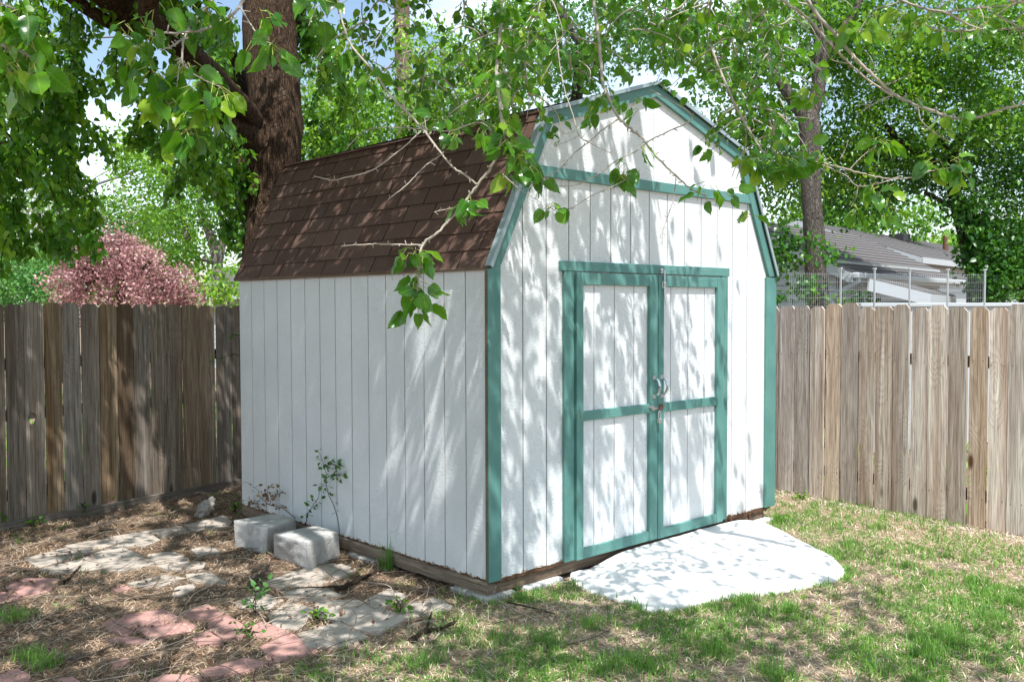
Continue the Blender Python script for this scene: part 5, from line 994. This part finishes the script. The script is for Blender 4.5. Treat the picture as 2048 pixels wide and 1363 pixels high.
# ================================================================== neighbour houses
def cs_(lat, d, z): return CAMP*np.array([1, 1, 0])+_fw*np.array([1, 1, 0])/math.hypot(_fw[0], _fw[1])*d+_rt*lat+np.array([0, 0, z])
RFG = m_shingle(); RFG.name = 'grey_asphalt_roof'
def m_grey_roof():
    m = M('grey_weathered_roof_shingle', .95, .1); g = m.noise(60, 4, .7); b = m.voro(4, m.map((1, 1, 2))); base = m.mix(m.ramp(g, [(.3, 0), (.7, 1)]), (.06, .056, .055), (.20, .19, .185)); base = m.mix(m.math('MULTIPLY', b, .5), base, (.13, .12, .115)); m.col(base); m.bump(g, .6, .02); return m.m
RG = m_grey_roof()
def gable_house(name, label, o, u, v, L_, zr, ze, half, wallz0=-.12, lap=.14, ov=.3):
    """o = ridge start, u along ridge, v across towards the viewer"""
    u = np.append(u, 0); v = np.append(v, 0); h = empty(name, (o[0], o[1], GZ), label, 'house')
    mb = MB(); up = np.array([0, 0, 1.]); o = np.array([o[0], o[1], 0])
    for sg in (1, -1):
        a, b = o-u*ov+up*zr, o+u*(L_+ov)+up*zr; sl = (zr-ze)/half; e = v*sg*(half+.35); dz = -up*(sl*(half+.35)); rows = 14
        for r in range(rows):                          # overlapping courses
            f0, f1 = r/rows, (r+1)/rows; p = [a+(e+dz)*f1+up*.012, b+(e+dz)*f1+up*.012, b+(e+dz)*f0+up*.0, a+(e+dz)*f0]
            mb.hexa([q-up*.06 for q in (p[3], p[2], p[1], p[0])]+[p[3]+up*.0, p[2], p[1]+up*.008, p[0]+up*.008])
    rf = mb.build('roof', RG, h)
    mb = MB()
    for sg in (1, -1):                                 # lap siding walls
        z = wallz0
        while z < ze-.02: q = o+v*sg*half; mb.bar(q-u*0+up*(z+lap/2), q+u*L_+up*(z+lap/2), .03 if int(z/lap) % 2 else .035, lap-.012); z += lap
    for t_ in (0, L_):
        z = wallz0
        while z < zr-.1:
            hw = half if z+lap < ze else half*max(0, (zr-.08-z-lap))/(zr-ze)
            if hw > .05: q = o+u*t_; mb.bar(q-v*hw+up*(z+lap/2), q+v*hw+up*(z+lap/2), .03, lap-.012)
            z += lap
    mb.build('wall', WALLW, h)
    mb = MB(); mb.hexa([o+u*.02-v*(half-.03)+up*wallz0, o+u*(L_-.02)-v*(half-.03)+up*wallz0, o+u*(L_-.02)+v*(half-.03)+up*wallz0, o+u*.02+v*(half-.03)+up*wallz0, o+u*.02-v*(half-.03)+up*(ze-.02), o+u*(L_-.02)-v*(half-.03)+up*(ze-.02), o+u*(L_-.02)+v*(half-.03)+up*(ze-.02), o+u*.02+v*(half-.03)+up*(ze-.02)]); mb.build('wall_core', WALLW, h)
    mb = MB()
    for sg in (1, -1):
        sl = (zr-ze)/half; e = v*sg*(half+.36)-up*(sl*(half+.36))
        mb.bar(o-u*ov+e+up*(zr-.07), o+u*(L_+ov)+e+up*(zr-.07), .03, .15)
        for t_ in (-ov-.02, L_+ov+.02): mb.bar(o+u*t_+up*(zr-.09), o+u*t_+e+up*(zr-.09), .03, .15)
    mb.build('fascia', WALLW, h)
    def window(t_, z, wd=.9, hh=.8):
        q = o+u*t_+v*(half+.03)+up*z; fr = MB(); fr.bar(q-u*wd/2, q+u*wd/2, .06, .07); fr.bar(q-u*wd/2+up*hh, q+u*wd/2+up*hh, .06, .07); fr.bar(q-u*wd/2, q-u*wd/2+up*hh, .06, .07, v); fr.bar(q+u*wd/2, q+u*wd/2+up*hh, .06, .07, v); w_ = fr.build('window', WALLW, h)
        g = MB(); g.bar(q-u*(wd/2-.03)+up*hh/2-v*.02, q+u*(wd/2-.03)+up*hh/2-v*.02, .02, hh-.06); g.build('pane', GLASS, w_)
    return h, rf, window, (o, u, v)
GLASS = m_plain('dark_window_glass', (.03, .04, .05), .08, .1, 5, 0, 0, .8)
e2 = np.array([_rt[0], _rt[1]]); f2 = np.array([_fw[0], _fw[1]])/math.hypot(_fw[0], _fw[1])
ua = .767*f2+.64*e2; ua /= np.linalg.norm(ua); va = np.array([ua[1], -ua[0]])
if va@e2 < 0: va = -va
oA = cs_(4.09, 17.2, 0)[:2]; hA, rfA, winA, (oo, uu, vv) = gable_house('neighbour_house', 'white house with dappled grey shingle roof just behind the sunny fence', oA, ua, va, 5.9, 3.24, 2.34, 1.84)
for t_ in (1.6, 4.2): winA(t_, 1.0)
up_ = np.array([0, 0, 1.])
mb = MB(); q = oo+vv*2.26+up_*2.12; mb.bar(q-uu*.3, q+uu*6.2, .11, .10); mb.build('gutter', WALLW, hA, bevel=.02)
mb = MB(); g0 = oo+vv*2.26-uu*.2+up_*2.08; mb.tube(curve([g0, g0-up_*.06, g0-vv*.38-uu*.02-up_*.30, g0-vv*.42-up_*.4, g0-vv*.42-up_*2.2], 24), .05, 8); mb.build('downspout', WALLW, hA, smooth=True)
ob = cs_(9.5-2.6*.6, 24+2.6*.75, 0)[:2]; hB, rfB, winB, (ob3, ub3, vb3) = gable_house('neighbour_house', 'farther house with light grey roof, vent pipe and white fascia behind the first house', ob, ua, va, 14, 3.95, 2.95, 2.9)
for t_ in (9, 12): winB(t_, 1.2)
mb = MB(); q = ob3+ub3*8.5+vb3*1.4+up_*3.4; mb.tube([q, q+up_*.55], .09, 10); mb.build('vent_pipe', RUST, rfB); mb = MB(); q = ob3+ub3*6+vb3*.7+up_*3.75; mb.box(tuple(q-[.25, .25, .1]), tuple(q+[.25, .25, .15])); mb.build('roof_vent', m_plain('dark_vent', (.04, .04, .045), .6), rfB, bevel=.02)
# low lean-to with white fascia behind the wire pen
lo = empty('lean_to_shed', cs_(5.3, 13.5, GZ), 'low lean-to with white fascia board under the first house', 'shed'); o3_ = cs_(4.9, 12.6, 0); u3 = np.append(ua, 0); v3 = np.append(va, 0)
mb = MB(); A_, B_ = cs_(4.75, 12.6, 2.0), cs_(5.75, 13.0, 1.80); C_ = cs_(7.6, 16.2, 1.80); D_ = cs_(6.6, 15.8, 2.0); mb.hexa([A_-up_*.03, B_-up_*.03, C_-up_*.03, D_-up_*.03, A_, B_, C_, D_]); mb.build('roof', RG, lo)
mb = MB(); mb.bar(A_-up_*.10, B_-up_*.10, .03, .16); mb.bar(B_-up_*.10, C_-up_*.10, .03, .16); mb.build('fascia', WALLW, lo)
mb = MB()
for i in range(12): z = -.1+i*.15; mb.bar(cs_(5.0, 12.9, z+.07), cs_(5.6, 13.15, z+.07), .02, .135); mb.bar(cs_(5.6, 13.15, z+.07), cs_(7.4, 16.2, z+.07), .02, .135)
mb.build('wall', m_plain('grey_board_wall', (.40, .41, .40), .8, .2), lo)
# white low wall, left pale house
lw_ = MB(); a, b = cs_(4.0, 11.0, .75), cs_(6.6, 12.2, .75); lw_.bar(a, b, .12, 1.72); lw_.bar(a+up_*.88, b+up_*.88, .18, .05); tag(lw_.build('white_wall', WALLW, None, bevel=.01, loc=cs_(5.3, 11.6, GZ)), 'low white wall showing through the gaps of the sunny fence', 'wall')
oc = cs_(-9.0, 30, 0)[:2]; hC, rfC, winC, (oc3, uc3, vc3) = gable_house('neighbour_house', 'pale house low behind the shaded fence, glimpsed under the plum tree', oc, e2*.98+f2*.15, -f2*.98+e2*.15, 12, 2.9, 2.1, 3)
for t_ in (2, 5, 8, 10.5): winC(t_, .9)
# wire pen
pen = empty('wire_pen', cs_(4.6, 11, GZ), 'tall wire mesh pen with steel posts behind the sunny fence', 'wire fence')
a, b = cs_(3.05, 10.4, 0), cs_(5.55, 11.1, 0); v_ = b-a
for f in (.25, .42, .60, .80, 1.0):
    q = a+v_*f; mb = MB(); mb.tube([q+up_*GZ, q+up_*2.03], .012, 8); mb.tube([q+up_*2.03, q+up_*2.05], .024, 8); mb.build('post', METAL, pen)
mb = MB(); n = 95; wdir = v_/np.linalg.norm(v_)
for i in range(n): q = a+v_*(i/(n-1)); mb.bar(q+up_*.9, q+up_*1.985, .0016, .0016, wdir)
for z in np.arange(.9, 2.0, .09): mb.bar(a+up_*z, b+up_*z, .0016, .0016)
mb.build('wire_mesh', METAL, pen)
# utility pole and cables
pole = empty('utility_pole', base(806, 20), 'brown wooden utility pole rising behind the thicket above the shed roof', 'pole')
limb('pole_shaft', [base(808, 20), W(807, 200, 20), W(804, 0, 20), W(803, -260, 20)], [.19, .17, .16, .15], m_bark('pole_wood', (.16, .11, .08), (.30, .22, .17), (.36, .28, .22), (20, 20, 2)), pole, 12, 12)
mb = MB(); q = W(803, -200, 20); mb.bar(q-_rt*1.2, q+_rt*1.2, .1, .12); mb.build('crossarm', RUST, pole)
CAB = m_plain('grey_cable', (.16, .17, .18), .6); CAB2 = m_plain('pale_cable', (.5, .52, .54), .5)
def cable(label, pts, r, m=CAB):
    P = curve(LW(pts), 30); mb = MB(); mb.tube(P, r, 6); tag(mb.build('power_cable', m, None, smooth=True, loc=P[0]), label, 'cable', 'overhead cables')
cable('thick overhead cable running up to the right past the pole', [(560, 240, 18), (660, 186, 18), (740, 150, 19), (803, 128, 19.8), (950, 95, 22), (1200, 40, 26), (1500, -30, 32)], .028)
cable('thin dark wire crossing the blue sky right of the mulberry trunk', [(560, 85, 18), (640, 35, 19), (740, -30, 20)], .012)
cable('thin wire below the thick cable by the thicket', [(600, 175, 18), (700, 135, 19), (800, 90, 20), (1000, 20, 24)], .010)
cable('grey service cable across the upper left', [(-1600, 60, 17), (0, 79, 15), (120, 78, 15), (240, 73, 15.5), (420, 60, 16)], .018)
cable('thick grey cable in the sky gap left of the mulberry', [(120, 392, 20), (200, 366, 20), (290, 335, 20), (460, 270, 20)], .030)
cable('thin cable in the white sky gap at the left', [(150, 385, 21), (200, 350, 21), (280, 312, 21), (420, 250, 21)], .012)
cable('pale cable in front of the far left trees', [(-1500, 300, 22), (35, 494, 18), (145, 505, 18), (300, 520, 18)], .016, CAB2)
cable('second pale cable lower in the far left trees', [(-1500, 350, 22), (20, 532, 18), (84, 545, 18), (300, 580, 18)], .012, CAB2)
